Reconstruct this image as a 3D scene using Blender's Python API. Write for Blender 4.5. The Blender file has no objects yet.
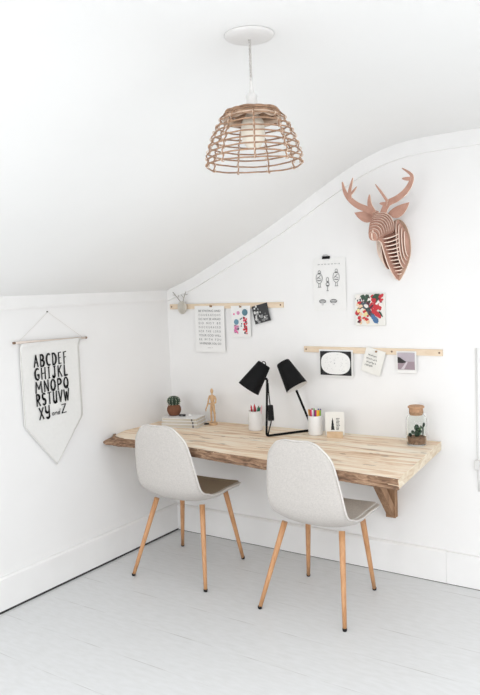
import bpy, bmesh, math, random
from mathutils import Vector, Matrix, noise as mnoise
PI = math.pi
random.seed(7)
S = bpy.context.scene
C = S.collection

# ------------------------------------------------------------------ camera
cam_d = bpy.data.cameras.new('camera')
cam = bpy.data.objects.new('camera', cam_d); C.objects.link(cam); S.camera = cam
F_PX, YAW, PITCH, ROLL = 705.2, -0.6009, -0.0816, -0.0411
fw = Vector((math.sin(YAW)*math.cos(PITCH), math.cos(YAW)*math.cos(PITCH), math.sin(PITCH)))
r0 = Vector((math.cos(YAW), -math.sin(YAW), 0)); u0 = r0.cross(fw)
rr = math.cos(ROLL)*r0 + math.sin(ROLL)*u0; uu = -math.sin(ROLL)*r0 + math.cos(ROLL)*u0
M = Matrix((( rr.x, uu.x, -fw.x), (rr.y, uu.y, -fw.y), (rr.z, uu.z, -fw.z))).to_4x4()
M.translation = Vector((3.067, -3.633, 1.615))
cam.matrix_world = M
cam_d.sensor_fit = 'VERTICAL'; cam_d.sensor_height = 24; cam_d.lens = F_PX/695*24
cam_d.clip_start = 0.05

# ------------------------------------------------------------------ world + light
W = bpy.data.worlds.new('world'); S.world = W; W.use_nodes = True
W.node_tree.nodes['Background'].inputs[0].default_value = (0.93, 0.97, 1, 1)
W.node_tree.nodes['Background'].inputs[1].default_value = 1.0
def area(name, loc, direction, sx, sy, power, col=(1, 1, 1)):
    l = bpy.data.lights.new(name, 'AREA'); l.shape = 'RECTANGLE'; l.size = sx; l.size_y = sy
    l.energy = power; l.color = col
    o = bpy.data.objects.new(name, l); C.objects.link(o); o.location = loc
    o.rotation_euler = Vector(direction).to_track_quat('-Z', 'Z').to_euler()
    return o
# daylight entering through the window in the right wall and the two windows in the near wall
area('window_daylight', (4.74, -2.3, 1.25), (-1, 0, -0.12), 2.8, 1.2, 50, (.97, .985, 1))
area('window_daylight', (1.25, -5.96, 1.0), (0, 1, -0.06), 1.5, 1.1, 50, (0.97, 0.985, 1))
area('window_daylight', (3.0, -5.96, 1.0), (0, 1, -0.06), 1.3, 1.2, 12, (0.97, 0.985, 1))
area('added_overhead_fill', (3.2, -3.5, 2.37), (0, 0.0, -1), 1.25, 1.45, 92, (.96, .98, 1))  # unseen overhead lamp, added to brighten the front floor and ceiling
S.view_settings.view_transform = 'Standard'
S.view_settings.look = 'None'
S.view_settings.gamma = 1
S.view_settings.use_curve_mapping = False
S.view_settings.exposure = -0.64

# ------------------------------------------------------------------ materials
def new_mat(name):
    m = bpy.data.materials.new(name); m.use_nodes = True
    return m, m.node_tree.nodes, m.node_tree.links, m.node_tree.nodes['Principled BSDF']
def lin(c):
    return tuple(((v/255)/12.92 if v/255 <= .04045 else ((v/255+.055)/1.055)**2.4) for v in c) + (1,)
def mat(name, rgb, rough=.6, metal=0, var=.06, scale=30, bump=0, bscale=200, stretch=None, spec=.5):
    """procedural: base colour gently varied by noise, optional bump"""
    m, N, L, B = new_mat(name)
    tc = N.new('ShaderNodeTexCoord'); mp = N.new('ShaderNodeMapping')
    L.new(tc.outputs['Object'], mp.inputs[0])
    if stretch: mp.inputs['Scale'].default_value = stretch
    nz = N.new('ShaderNodeTexNoise'); nz.inputs['Scale'].default_value = scale; nz.inputs['Detail'].default_value = 4
    L.new(mp.outputs[0], nz.inputs[0])
    cr = N.new('ShaderNodeValToRGB'); c = lin(rgb)
    cr.color_ramp.elements[0].position = .3; cr.color_ramp.elements[1].position = .7
    cr.color_ramp.elements[0].color = tuple(v*(1-var) for v in c[:3])+(1,)
    cr.color_ramp.elements[1].color = tuple(min(1, v*(1+var)) for v in c[:3])+(1,)
    L.new(nz.outputs[0], cr.inputs[0]); L.new(cr.outputs[0], B.inputs['Base Color'])
    B.inputs['Roughness'].default_value = rough; B.inputs['Metallic'].default_value = metal
    B.inputs['Specular IOR Level'].default_value = spec
    if bump:
        n2 = N.new('ShaderNodeTexNoise'); n2.inputs['Scale'].default_value = bscale; n2.inputs['Detail'].default_value = 3
        L.new(mp.outputs[0], n2.inputs[0])
        bp = N.new('ShaderNodeBump'); bp.inputs['Strength'].default_value = bump; bp.inputs['Distance'].default_value = .002
        L.new(n2.outputs[0], bp.inputs['Height']); L.new(bp.outputs[0], B.inputs['Normal'])
    return m
def wood(name, stops, stretch=(1.2, 14, 14), scale=3, rough=.6, bump=.3, knots=False, dist=1.2):
    m, N, L, B = new_mat(name)
    tc = N.new('ShaderNodeTexCoord'); mp = N.new('ShaderNodeMapping'); mp.inputs['Scale'].default_value = stretch
    L.new(tc.outputs['Object'], mp.inputs[0])
    nz = N.new('ShaderNodeTexNoise'); nz.inputs['Scale'].default_value = scale; nz.inputs['Detail'].default_value = 7
    nz.inputs['Distortion'].default_value = dist; nz.inputs['Roughness'].default_value = .62
    L.new(mp.outputs[0], nz.inputs[0])
    cr = N.new('ShaderNodeValToRGB'); el = cr.color_ramp.elements
    el[0].position, el[0].color = stops[0][0], lin(stops[0][1]); el[1].position, el[1].color = stops[-1][0], lin(stops[-1][1])
    for p, c in stops[1:-1]:
        e = el.new(p); e.color = lin(c)
    L.new(nz.outputs[0], cr.inputs[0]); out = cr.outputs[0]
    if knots:
        mk = N.new('ShaderNodeMapping'); mk.inputs['Scale'].default_value = (2.2, 7, 7); L.new(tc.outputs['Object'], mk.inputs[0])
        nk = N.new('ShaderNodeTexNoise'); nk.inputs['Scale'].default_value = 2.6; nk.inputs['Detail'].default_value = 5; nk.inputs['Distortion'].default_value = .7
        L.new(mk.outputs[0], nk.inputs[0])
        kr = N.new('ShaderNodeValToRGB'); kr.color_ramp.elements[0].position = .27; kr.color_ramp.elements[0].color = lin((120, 92, 66))
        kr.color_ramp.elements[1].position = .38; kr.color_ramp.elements[1].color = (1, 1, 1, 1)
        L.new(nk.outputs[0], kr.inputs[0])
        mx = N.new('ShaderNodeMix'); mx.data_type = 'RGBA'; mx.blend_type = 'MULTIPLY'; mx.inputs[0].default_value = .75
        L.new(out, mx.inputs[6]); L.new(kr.outputs[0], mx.inputs[7]); out = mx.outputs[2]
    L.new(out, B.inputs['Base Color']); B.inputs['Roughness'].default_value = rough
    bp = N.new('ShaderNodeBump'); bp.inputs['Strength'].default_value = bump; bp.inputs['Distance'].default_value = .002
    L.new(nz.outputs[0], bp.inputs['Height']); L.new(bp.outputs[0], B.inputs['Normal'])
    return m
def floor_mat():
    m, N, L, B = new_mat('painted_floorboards')
    tc = N.new('ShaderNodeTexCoord'); sp = N.new('ShaderNodeSeparateXYZ'); L.new(tc.outputs['Object'], sp.inputs[0])
    # board gaps run along x: spaced .267 m apart across y
    a = N.new('ShaderNodeMath'); a.operation = 'MULTIPLY_ADD'; a.inputs[1].default_value = 1/.2675; a.inputs[2].default_value = .898 + 20
    wn = N.new('ShaderNodeTexNoise'); wn.inputs['Scale'].default_value = 1.5; L.new(tc.outputs['Object'], wn.inputs[0])
    w1 = N.new('ShaderNodeMath'); w1.operation = 'MULTIPLY_ADD'; w1.inputs[1].default_value = .012
    L.new(wn.outputs[0], w1.inputs[0]); L.new(sp.outputs[1], w1.inputs[2]); L.new(w1.outputs[0], a.inputs[0])
    fr = N.new('ShaderNodeMath'); fr.operation = 'FRACT'; L.new(a.outputs[0], fr.inputs[0])
    s = N.new('ShaderNodeMath'); s.operation = 'SUBTRACT'; s.inputs[1].default_value = .5; L.new(fr.outputs[0], s.inputs[0])
    ab = N.new('ShaderNodeMath'); ab.operation = 'ABSOLUTE'; L.new(s.outputs[0], ab.inputs[0])
    gap = N.new('ShaderNodeMapRange'); gap.inputs[1].default_value = .4; gap.inputs[1].default_value = 0.0; gap.inputs[2].default_value = .010
    gap.inputs[3].default_value = 1; gap.inputs[4].default_value = 0; L.new(ab.outputs[0], gap.inputs[0])
    # gap strength broken up by paint filling it here and there
    mk = N.new('ShaderNodeMapping'); mk.inputs['Scale'].default_value = (2.5, 8, 1); L.new(tc.outputs['Object'], mk.inputs[0])
    nb = N.new('ShaderNodeTexNoise'); nb.inputs['Scale'].default_value = 1.8; nb.inputs['Detail'].default_value = 5; L.new(mk.outputs[0], nb.inputs[0])
    br = N.new('ShaderNodeMapRange'); br.inputs[1].default_value = .44; br.inputs[2].default_value = .70; L.new(nb.outputs[0], br.inputs[0])
    g2 = N.new('ShaderNodeMath'); g2.operation = 'MULTIPLY'; L.new(gap.outputs[0], g2.inputs[0]); L.new(br.outputs[0], g2.inputs[1])
    nz = N.new('ShaderNodeTexNoise'); nz.inputs['Scale'].default_value = 6; nz.inputs['Detail'].default_value = 8
    L.new(mk.outputs[0], nz.inputs[0])
    cr = N.new('ShaderNodeValToRGB'); cr.color_ramp.elements[0].position = .32; cr.color_ramp.elements[1].position = .66
    cr.color_ramp.elements[0].color = lin((222, 223, 223)); cr.color_ramp.elements[1].color = lin((228, 229, 230))
    L.new(nz.outputs[0], cr.inputs[0])
    # fine scuffs along the boards
    ms = N.new('ShaderNodeMapping'); ms.inputs['Scale'].default_value = (1.4, 22, 1); L.new(tc.outputs['Object'], ms.inputs[0])
    ns = N.new('ShaderNodeTexNoise'); ns.inputs['Scale'].default_value = 3; ns.inputs['Detail'].default_value = 6; L.new(ms.outputs[0], ns.inputs[0])
    sr = N.new('ShaderNodeMapRange'); sr.inputs[1].default_value = .70; sr.inputs[2].default_value = .78; sr.inputs[3].default_value = 0; sr.inputs[4].default_value = .35
    L.new(ns.outputs[0], sr.inputs[0])
    m0 = N.new('ShaderNodeMix'); m0.data_type = 'RGBA'; L.new(sr.outputs[0], m0.inputs[0]); L.new(cr.outputs[0], m0.inputs[6]); m0.inputs[7].default_value = lin((182, 180, 174))
    m1 = N.new('ShaderNodeMix'); m1.data_type = 'RGBA'; L.new(g2.outputs[0], m1.inputs[0]); L.new(m0.outputs[2], m1.inputs[6]); m1.inputs[7].default_value = lin((140, 136, 128))
    L.new(m1.outputs[2], B.inputs['Base Color']); B.inputs['Roughness'].default_value = .42
    bp = N.new('ShaderNodeBump'); bp.inputs['Strength'].default_value = .15; bp.inputs['Distance'].default_value = .003; bp.invert = True
    L.new(gap.outputs[0], bp.inputs['Height']); L.new(bp.outputs[0], B.inputs['Normal'])
    return m
def glass_mat():
    m, N, L, B = new_mat('clear_glass')
    B.inputs['Base Color'].default_value = (.97, .99, .98, 1); B.inputs['Roughness'].default_value = .02
    B.inputs['Transmission Weight'].default_value = 1; B.inputs['IOR'].default_value = 1.1
    return m
white_wall = mat('white_painted_wall', (246, 245, 244), .7, var=.012, scale=3, bump=.12, bscale=25)
white_ceil = mat('white_ceiling_paint', (247, 247, 246), .8, var=.008, scale=2, bump=.05, bscale=20)
white_trim = mat('white_gloss_trim_paint', (246, 245, 244), .5, var=.015, scale=8)
floor_m = floor_mat()
dark_gap = mat('dark_gap_fill', (60, 58, 56), .9, var=.3, scale=20)  # plain dark tone filling the slots under the baseboards
desk_top_m = wood('pale_spalted_wood', [(.28, (170, 122, 86)), (.40, (226, 190, 154)), (.52, (250, 230, 204)), (.66, (255, 245, 228))], (.8, 9, 9), 2.6, .55, .2, True)
end_m = wood('sawn_end_grain', [(.3, (214, 190, 158)), (.7, (246, 236, 216))], (10, 3, 10), 3, .6, .2)
bark_m = wood('weathered_live_edge', [(.30, (70, 52, 40)), (.45, (128, 98, 76)), (.58, (166, 134, 108)), (.72, (196, 166, 138))], (2.2, 9, 16), 4, .85, .9)
bracket_m = wood('rough_brown_timber', [(.3, (138, 102, 74)), (.7, (186, 148, 116))], (12, 12, 2), 3, .7, .3)
rail_m = wood('light_pine_strip', [(.3, (224, 200, 172)), (.7, (240, 222, 198))], (2, 12, 12), 3, .6, .1)
leg_m = wood('warm_beech_leg', [(.3, (186, 132, 88)), (.7, (214, 164, 120))], (12, 12, 1.5), 3, .45, .05)
ply_m = wood('pink_brown_plywood', [(.3, (178, 132, 114)), (.7, (200, 156, 138))], (5, 5, 5), 3, .7, .1)
edge_m = mat('pale_plywood_edge', (250, 228, 212), .7, var=.05, scale=40)
manikin_m = wood('varnished_light_wood', [(.3, (204, 164, 122)), (.7, (230, 194, 154))], (8, 8, 2), 3, .45, .05)
fabric_m = mat('light_grey_woven_fabric', (206, 201, 196), .95, var=.07, scale=130, bump=.7, bscale=500)
seat_grey_m = mat('mid_grey_seat_fabric', (228, 225, 222), .95, var=.10, scale=130, bump=.7, bscale=500)
seat_shaded_m = mat('shade_tinted_seat_fabric', (166, 150, 130), .9, var=.08, scale=100, bump=.6, bscale=500)  # grey seat with desk shade and wood bounce put into its colour
piping_m = mat('pale_piping', (226, 222, 218), .9, var=.04, scale=90)
black_m = mat('matt_black_metal', (15, 15, 16), .75, var=.1, scale=30, spec=.2)
black_cord = mat('black_plastic', (15, 15, 16), .7, var=.1, scale=30, spec=.25)
shade_in = mat('white_enamel_inside', (232, 230, 228), .6, var=.01)
rubber_m = mat('black_rubber', (24, 22, 22), .8, var=.1)
metal_m = mat('dark_steel', (60, 58, 56), .45, .8, var=.1)
ceramic_m = mat('white_ceramic', (238, 236, 233), .35, var=.01)
cork_m = mat('cork', (190, 150, 118), .9, var=.14, scale=120, bump=.5, bscale=200)
glass_m = glass_mat()
soil_m = mat('brown_gravel', (142, 112, 90), .95, var=.5, scale=180, bump=1, bscale=250)
cactus_m = mat('dark_green_cactus', (40, 60, 44), .7, var=.3, scale=60, bump=.4, bscale=150)
cactus2_m = mat('green_cactus', (92, 122, 80), .7, var=.25, scale=60)
spine_m = mat('pale_cactus_spines', (214, 214, 196), .8, var=.05)
terra_m = mat('brown_terracotta', (118, 74, 50), .8, var=.15, scale=40, bump=.3)
paper_m = mat('white_paper', (244, 243, 241), .8, var=.006)
paper2_m = mat('soft_white_card', (240, 238, 232), .8, var=.01)
ink_m = mat('black_ink', (34, 34, 36), .8, var=.05)
grey_ink = mat('grey_ink', (128, 128, 130), .8, var=.05)
cloth_m = mat('off_white_canvas', (240, 239, 236), .95, var=.015, scale=60, bump=.3, bscale=700)
rod_m = wood('pale_dowel', [(.3, (228, 212, 200)), (.7, (240, 228, 218))], (8, 2, 8), 3, .6, .05)
rod_end_m = mat('brown_dowel_tip', (128, 104, 86), .7)
string_m = mat('pale_string', (222, 218, 212), .9)
rattan_m = wood('natural_rattan', [(.3, (128, 98, 76)), (.7, (182, 146, 118))], (6, 6, 6), 5, .6, .3)
rattan_lite = wood('pale_rattan_binding', [(.3, (196, 168, 146)), (.7, (228, 206, 186))], (6, 6, 6), 8, .6, .3)
bulb_m = mat('frosted_bulb_glass', (232, 224, 210), .35, var=.01)
plastic_m = mat('white_plastic', (226, 224, 222), .4, var=.01)
braid_m = mat('grey_white_twisted_flex', (196, 192, 188), .9, var=.25, scale=220)
def flat(name, rgb, rough=.6): return mat(name, rgb, rough, var=.04)

# ------------------------------------------------------------------ mesh helpers
def link_mesh(name, bm, m, parent=None, smooth=False, bevel=0):
    bmesh.ops.recalc_face_normals(bm, faces=bm.faces[:])
    me = bpy.data.meshes.new(name); bm.to_mesh(me); bm.free()
    ms = m if isinstance(m, (list, tuple)) else [m]
    for x in ms: me.materials.append(x)
    if smooth:
        for p in me.polygons: p.use_smooth = True
    o = bpy.data.objects.new(name, me); C.objects.link(o)
    if parent: o.parent = parent
    if bevel:
        b = o.modifiers.new('b', 'BEVEL'); b.width = bevel; b.segments = 2; b.limit_method = 'ANGLE'; b.angle_limit = .7
    return o
def bx(bm, x0, x1, y0, y1, z0, z1, mi=0, mtx=None):
    vs = [bm.verts.new((x, y, z)) for x in (x0, x1) for y in (y0, y1) for z in (z0, z1)]
    for f in ((0, 1, 3, 2), (4, 6, 7, 5), (0, 4, 5, 1), (2, 3, 7, 6), (0, 2, 6, 4), (1, 5, 7, 3)):
        fc = bm.faces.new([vs[i] for i in f]); fc.material_index = mi
    if mtx: bmesh.ops.transform(bm, matrix=mtx, verts=vs)
    return vs
def prism(bm, pts, offset, mi=0, mi_side=None):
    """polygon pts (3-D, planar) extruded by vector offset"""
    off = Vector(offset); a = [bm.verts.new(p) for p in pts]; b = [bm.verts.new(Vector(p)+off) for p in pts]
    n = len(pts)
    f = bm.faces.new(a); f.material_index = mi
    f = bm.faces.new(b[::-1]); f.material_index = mi
    for i in range(n):
        f = bm.faces.new((a[i], b[i], b[(i+1) % n], a[(i+1) % n])); f.material_index = mi if mi_side is None else mi_side
def tube(bm, pts, rad, seg=8, closed=False, mi=0):
    pts = [Vector(p) for p in pts]; n = len(pts)
    rads = rad if isinstance(rad, (list, tuple)) else [rad]*n
    rings = []; prev = None
    for i, p in enumerate(pts):
        a = pts[(i-1) % n] if (closed or i > 0) else p
        b = pts[(i+1) % n] if (closed or i < n-1) else p
        t = (b-a).normalized()
        if prev is None:
            prev = t.orthogonal().normalized()
        nrm = (prev - t*prev.dot(t)).normalized(); prev = nrm; bi = t.cross(nrm)
        rings.append([bm.verts.new(p + rads[i]*(math.cos(2*PI*k/seg)*nrm + math.sin(2*PI*k/seg)*bi)) for k in range(seg)])
    m = n if closed else n-1
    for i in range(m):
        A = rings[i]; Bq = rings[(i+1) % n]
        for k in range(seg):
            f = bm.faces.new((A[k], A[(k+1) % seg], Bq[(k+1) % seg], Bq[k])); f.material_index = mi
    if not closed:
        f = bm.faces.new(rings[0][::-1]); f.material_index = mi
        f = bm.faces.new(rings[-1]); f.material_index = mi
def lathe(bm, prof, seg=28, center=(0, 0, 0), mi=0, mtx=None, rfun=None):
    """prof: (r,z) list; r=0 end points make poles"""
    c = Vector(center); rings = []; allv = []
    for r, z in prof:
        if r < 1e-6:
            ring = [bm.verts.new(c+Vector((0, 0, z)))]
        else:
            ring = []
            for k in range(seg):
                a = 2*PI*k/seg; q = r*(rfun(a, z) if rfun else 1)
                ring.append(bm.verts.new(c+Vector((q*math.cos(a), q*math.sin(a), z))))
        rings.append(ring); allv += ring
    for A, Bq in zip(rings[:-1], rings[1:]):
        for k in range(seg):
            k2 = (k+1) % seg
            if len(A) == 1 and len(Bq) == 1: continue
            if len(A) == 1: f = bm.faces.new((A[0], Bq[k], Bq[k2]))
            elif len(Bq) == 1: f = bm.faces.new((A[k], Bq[0], A[k2]))
            else: f = bm.faces.new((A[k], A[k2], Bq[k2], Bq[k]))
            f.material_index = mi
    if mtx: bmesh.ops.transform(bm, matrix=mtx, verts=allv)
def ellipsoid(bm, c, r, seg=12, rings=8, mi=0, mtx=None):
    prof = [(math.sin(PI*i/rings), -math.cos(PI*i/rings)) for i in range(rings+1)]
    prof[0] = (0, -1); prof[-1] = (0, 1)
    mm = Matrix.Translation(c) @ (mtx or Matrix()) @ Matrix.Diagonal((r[0], r[1], r[2], 1))
    lathe(bm, prof, seg, mi=mi, mtx=mm)
def catmull(pts, n=6):
    P = [Vector(p) for p in pts]; out = []
    for i in range(len(P)-1):
        p0 = P[max(i-1, 0)]; p1 = P[i]; p2 = P[i+1]; p3 = P[min(i+2, len(P)-1)]
        for k in range(n):
            t = k/n
            out.append(.5*((2*p1)+(p2-p0)*t+(2*p0-5*p1+4*p2-p3)*t*t+(3*p1-p0-3*p2+p3)*t**3))
    out.append(P[-1]); return out
def strip_poly(pts, widths):
    """2-D outline of a tapered stroke"""
    L_, R_ = [], []
    n = len(pts)
    for i in range(n):
        a = Vector(pts[max(i-1, 0)]); b = Vector(pts[min(i+1, n-1)]); t = (b-a).normalized(); nn = Vector((-t.y, t.x))
        p = Vector(pts[i]); L_.append(p+nn*widths[i]); R_.append(p-nn*widths[i])
    return L_+R_[::-1]
def empty(name, loc=(0, 0, 0), rz=0):
    o = bpy.data.objects.new(name, None); C.objects.link(o); o.location = loc; o.rotation_euler = (0, 0, rz)
    o.empty_display_size = .05
    return o
def tag(o, label, cat, group=None, kind=None):
    o['label'] = label; o['category'] = cat
    if group: o['group'] = group
    if kind: o['kind'] = kind
    return o
def struct(name, bm, m, parent=None, **k):
    o = link_mesh(name, bm, m, parent, **k)
    if not parent: o['kind'] = 'structure'
    return o
BACK = Matrix(((1, 0, 0), (0, 0, -1), (0, 1, 0))).to_4x4()      # text x->+X, y->+Z, facing -Y
LEFT = Matrix(((0, 0, 1), (1, 0, 0), (0, 1, 0))).to_4x4()       # text x->+Y, y->+Z, facing +X
def text_bm(bm, s, basis, origin, width, height, bold=0.0, shear=0.0, mi=0, extrude=.0):
    """text fitted into width x height, lower left corner at origin"""
    cu = bpy.data.curves.new('t', 'FONT'); cu.body = s; cu.offset = bold; cu.shear = shear; cu.resolution_u = 3
    o = bpy.data.objects.new('t', cu); C.objects.link(o)
    bpy.context.view_layer.update()
    me = bpy.data.meshes.new_from_object(o.evaluated_get(bpy.context.evaluated_depsgraph_get()))
    xs = [v.co.x for v in me.vertices]; ys = [v.co.y for v in me.vertices]
    x0, x1, y0, y1 = min(xs), max(xs), min(ys), max(ys)
    sx = width/(x1-x0); sy = height/(y1-y0)
    b3 = basis.to_3x3(); org = Vector(origin)
    vs = [bm.verts.new(org + b3 @ Vector(((v.co.x-x0)*sx, (v.co.y-y0)*sy, 0))) for v in me.vertices]
    for p in me.polygons:
        try:
            f = bm.faces.new([vs[i] for i in p.vertices]); f.material_index = mi
        except ValueError: pass
    bpy.data.objects.remove(o); bpy.data.curves.remove(cu); bpy.data.meshes.remove(me)

# ------------------------------------------------------------------ room shell
PROF = [(0, 1.627), (.204, 1.695), (.40, 1.782), (.53, 1.84), (.757, 1.943), (.971, 2.052), (1.172, 2.162), (1.362, 2.258), (1.45, 2.295),
        (1.541, 2.325), (1.62, 2.343), (1.709, 2.355), (1.868, 2.361), (2.3, 2.361), (4.8, 2.361)]
PF = [Vector((p.x, p.y)) for p in catmull([(a, b, 0) for a, b in PROF], 4)]
YN, XR = -6.0, 4.8
SKY_ADDED = (2.5, 3.9, -4.3, -2.7)  # ceiling opening added out of view for the overhead fill
bm = bmesh.new(); bx(bm, -.1, XR+.1, YN-.1, .1, -.1, 0); struct('floor', bm, floor_m)
bm = bmesh.new(); bx(bm, -.1, 0, YN-.1, .1, 0, 1.627); struct('wall_left', bm, white_wall)
bm = bmesh.new(); prism(bm, [(0, 0, 0)] + [(p.x, 0, p.y) for p in PF] + [(XR, 0, 0)], (0, .1, 0)); struct('wall_back', bm, white_wall)
bm = bmesh.new()
top = [(p.x, YN-.1, p.y) for p in PF]
for i in range(len(top)-1):
    a, b = top[i], top[i+1]
    if b[0] > 2.31: break
    v = [bm.verts.new(q) for q in (a, b, (b[0], .1, b[2]), (a[0], .1, a[2]))]; bm.faces.new(v)
cxs, cys = (2.3, SKY_ADDED[0], SKY_ADDED[1], 4.9), (YN-.1, SKY_ADDED[2], SKY_ADDED[3], .1)      # flat part, with the added skylight opening left free
for i in range(3):
    for j in range(3):
        if i == 1 and j == 1: continue
        bm.faces.new([bm.verts.new((x, y, 2.361)) for x, y in ((cxs[i], cys[j]), (cxs[i+1], cys[j]), (cxs[i+1], cys[j+1]), (cxs[i], cys[j+1]))])
bmesh.ops.remove_doubles(bm, verts=bm.verts[:], dist=1e-5)
r = bmesh.ops.extrude_face_region(bm, geom=bm.faces[:])
for v in [g for g in r['geom'] if isinstance(g, bmesh.types.BMVert)]: v.co.z += .08
struct('ceiling', bm, white_ceil, smooth=False)
def wall_with_holes(name, axis, at, thick, a0, a1, z1, holes):
    bm = bmesh.new()
    def put(p0, p1, q0, q1):
        if p1-p0 < 1e-4 or q1-q0 < 1e-4: return
        if axis == 'x': bx(bm, at, at+thick, p0, p1, q0, q1)
        else: bx(bm, p0, p1, at, at+thick, q0, q1)
    cur = a0
    for h0, h1, hz0, hz1 in holes:
        put(cur, h0, 0, z1); put(h0, h1, 0, hz0); put(h0, h1, hz1, z1); cur = h1
    put(cur, a1, 0, z1)
    return struct(name, bm, white_wall)
wall_with_holes('wall_right', 'x', XR, .1, YN-.1, .1, 2.36, [(-3.75, -.85, .60, 1.95)])
wall_with_holes('wall_near', 'y', YN-.1, .1, 0, XR, 2.36, [(.4, 2.1, .35, 1.55), (2.3, 3.7, .35, 1.65)])
def window(n, axis, at, a0, a1, z0, z1):
    root = empty('window_%d' % n, (0, 0, 0)); root['kind'] = 'structure'
    fr = bmesh.new(); w = .05
    def put(b, p0, p1, q0, q1, t0, t1):
        if axis == 'x': bx(b, at+t0, at+t1, p0, p1, q0, q1)
        else: bx(b, p0, p1, at+t0, at+t1, q0, q1)
    mid = (a0+a1)/2
    for p in ((a0, a0+w, z0, z1), (a1-w, a1, z0, z1), (a0+w, a1-w, z0, z0+w), (a0+w, a1-w, z1-w, z1), (mid-.02, mid+.02, z0+w, z1-w)):
        put(fr, *p, .02, .06)
    link_mesh('window_frame', fr, white_trim, root)
window(1, 'x', XR, -3.75, -.85, .60, 1.95)
window(2, 'y', YN-.1, .4, 2.1, .35, 1.55)
window(3, 'y', YN-.1, 2.3, 3.7, .35, 1.65)

sk = empty('window_4', (0, 0, 0)); sk['kind'] = 'structure'  # skylight frame added around the overhead fill lamp
bm = bmesh.new()
for a in ((SKY_ADDED[0], SKY_ADDED[0]+.05, SKY_ADDED[2], SKY_ADDED[3]), (SKY_ADDED[1]-.05, SKY_ADDED[1], SKY_ADDED[2], SKY_ADDED[3]), (SKY_ADDED[0]+.05, SKY_ADDED[1]-.05, SKY_ADDED[2], SKY_ADDED[2]+.05), (SKY_ADDED[0]+.05, SKY_ADDED[1]-.05, SKY_ADDED[3]-.05, SKY_ADDED[3])): bx(bm, *a, 2.375, 2.43)
link_mesh('window_frame', bm, white_trim, sk)

# baseboards (tall, stepped top) and the dark gap under the left one
bm = bmesh.new(); prism(bm, [(.0, 0, .012), (.02, 0, .012), (.02, 0, .172), (.012, 0, .181), (0, 0, .184)], (0, YN, 0)); struct('baseboard_left', bm, white_trim)
bm = bmesh.new(); prism(bm, [(0.02, 0, .004), (0.02, -.02, .004), (0.02, -.02, .168), (0.02, -.012, .178), (0.02, 0, .181)], (1.8468, 0, 0)); bx(bm, 1.868, XR, -.02, 0, .004, .178)
struct('baseboard_back', bm, white_trim)
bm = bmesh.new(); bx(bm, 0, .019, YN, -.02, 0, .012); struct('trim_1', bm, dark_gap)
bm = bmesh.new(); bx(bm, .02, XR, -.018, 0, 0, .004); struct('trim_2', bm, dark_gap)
# crown strip under the ceiling: left wall, and the band that follows the ceiling curve on the back wall
bm = bmesh.new(); prism(bm, [(0, 0, 1.563), (.010, 0, 1.560), (.014, 0, 1.572), (.014, 0, 1.633), (0, 0, 1.628)], (0, YN, 0)); struct('trim_3', bm, white_trim)
bm = bmesh.new()
up_, lo_ = [], []
for i, p in enumerate(PF):
    a = PF[max(i-1, 0)]; b = PF[min(i+1, len(PF)-1)]; t = (b-a).normalized()
    k = .066 + .012*min(1, p.x/1.5)
    lo_.append(Vector((p.x+.0*t.y, p.y-k/max(.8, t.x)))); up_.append(p)
lo_[0] = Vector((0.0, 1.560))
for i in range(len(PF)-1):
    q = [up_[i], up_[i+1], lo_[i+1], lo_[i]]
    vs = [bm.verts.new((max(.0135, v.x), -.014, v.y)) for v in q]; vb = [bm.verts.new((max(.0135, v.x), 0, v.y)) for v in q]
    if (vs[0].co-vs[1].co).length < 1e-5: 
        for v in vs+vb: bm.verts.remove(v)
        continue
    bm.faces.new(vs); bm.faces.new((vs[2], vs[3], vb[3], vb[2])); bm.faces.new(vb)
struct('trim_4', bm, white_trim)

# ------------------------------------------------------------------ live-edge desk
T = .770
def interp(tab, x):
    for (a, b), (c, d) in zip(tab[:-1], tab[1:]):
        if x <= c:
            t = (x-a)/(c-a); t = max(0, min(1, t)); t = t*t*(3-2*t) if False else t
            return b+(d-b)*t
    return tab[-1][1]
FE = [(0, -.585), (.05, -.645), (.12, -.668), (.3, -.665), (.5, -.675), (.72, -.697), (.9, -.725), (1.06, -.740), (1.2, -.762), (1.42, -.770), (1.64, -.781), (1.80, -.798), (1.93, -.806)]
def front(x): return .018 + interp(FE, x) + .006*mnoise.noise((x*9, 0, 3)) + .003*mnoise.noise((x*30, 0, 7))
def xend(y): return 1.846 + (.074)*min(1, max(0, -y/.8))           # right end runs slightly askew
desk = empty('live_edge_desk', (0, 0, T))
tag(desk, 'long live-edge plank desk of pale streaked wood fixed across the back wall', 'desk')
bm = bmesh.new(); NX, NY = 120, 16; grid = []
for i in range(NX+1):
    row = []
    for j in range(NY+1):
        v = j/NY; x = i/NX*1.92; yf = front(x); y = -.001 + (yf+.001)*v
        xx = i/NX*xend(y)
        z = -.0018*max(0, mnoise.noise((xx*3, y*12, 1))) - (.004 if v == 1 else 0)
        if xx < .16 and v > .82: z -= (1-xx/.16)*.012*(v-.82)/.18
        row.append(bm.verts.new((max(xx, .001), y, z)))
    grid.append(row)
low = [[bm.verts.new((v.co.x, v.co.y*(.985), -.046)) for v in row] for row in grid]
for i in range(NX):
    for j in range(NY):
        bm.faces.new((grid[i][j], grid[i+1][j], grid[i+1][j+1], grid[i][j+1]))
        bm.faces.new((low[i][j], low[i][j+1], low[i+1][j+1], low[i+1][j]))
    bm.faces.new((grid[i][NY], grid[i+1][NY], low[i+1][NY], low[i][NY]))
    bm.faces.new((grid[i][0], low[i][0], low[i+1][0], grid[i+1][0]))
for j in range(NY):
    bm.faces.new((grid[0][j], grid[0][j+1], low[0][j+1], low[0][j]))
    f = bm.faces.new((grid[NX][j], low[NX][j], low[NX][j+1], grid[NX][j+1])); f.material_index = 1
link_mesh('plank_top', bm, [desk_top_m, end_m], desk)
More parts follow.
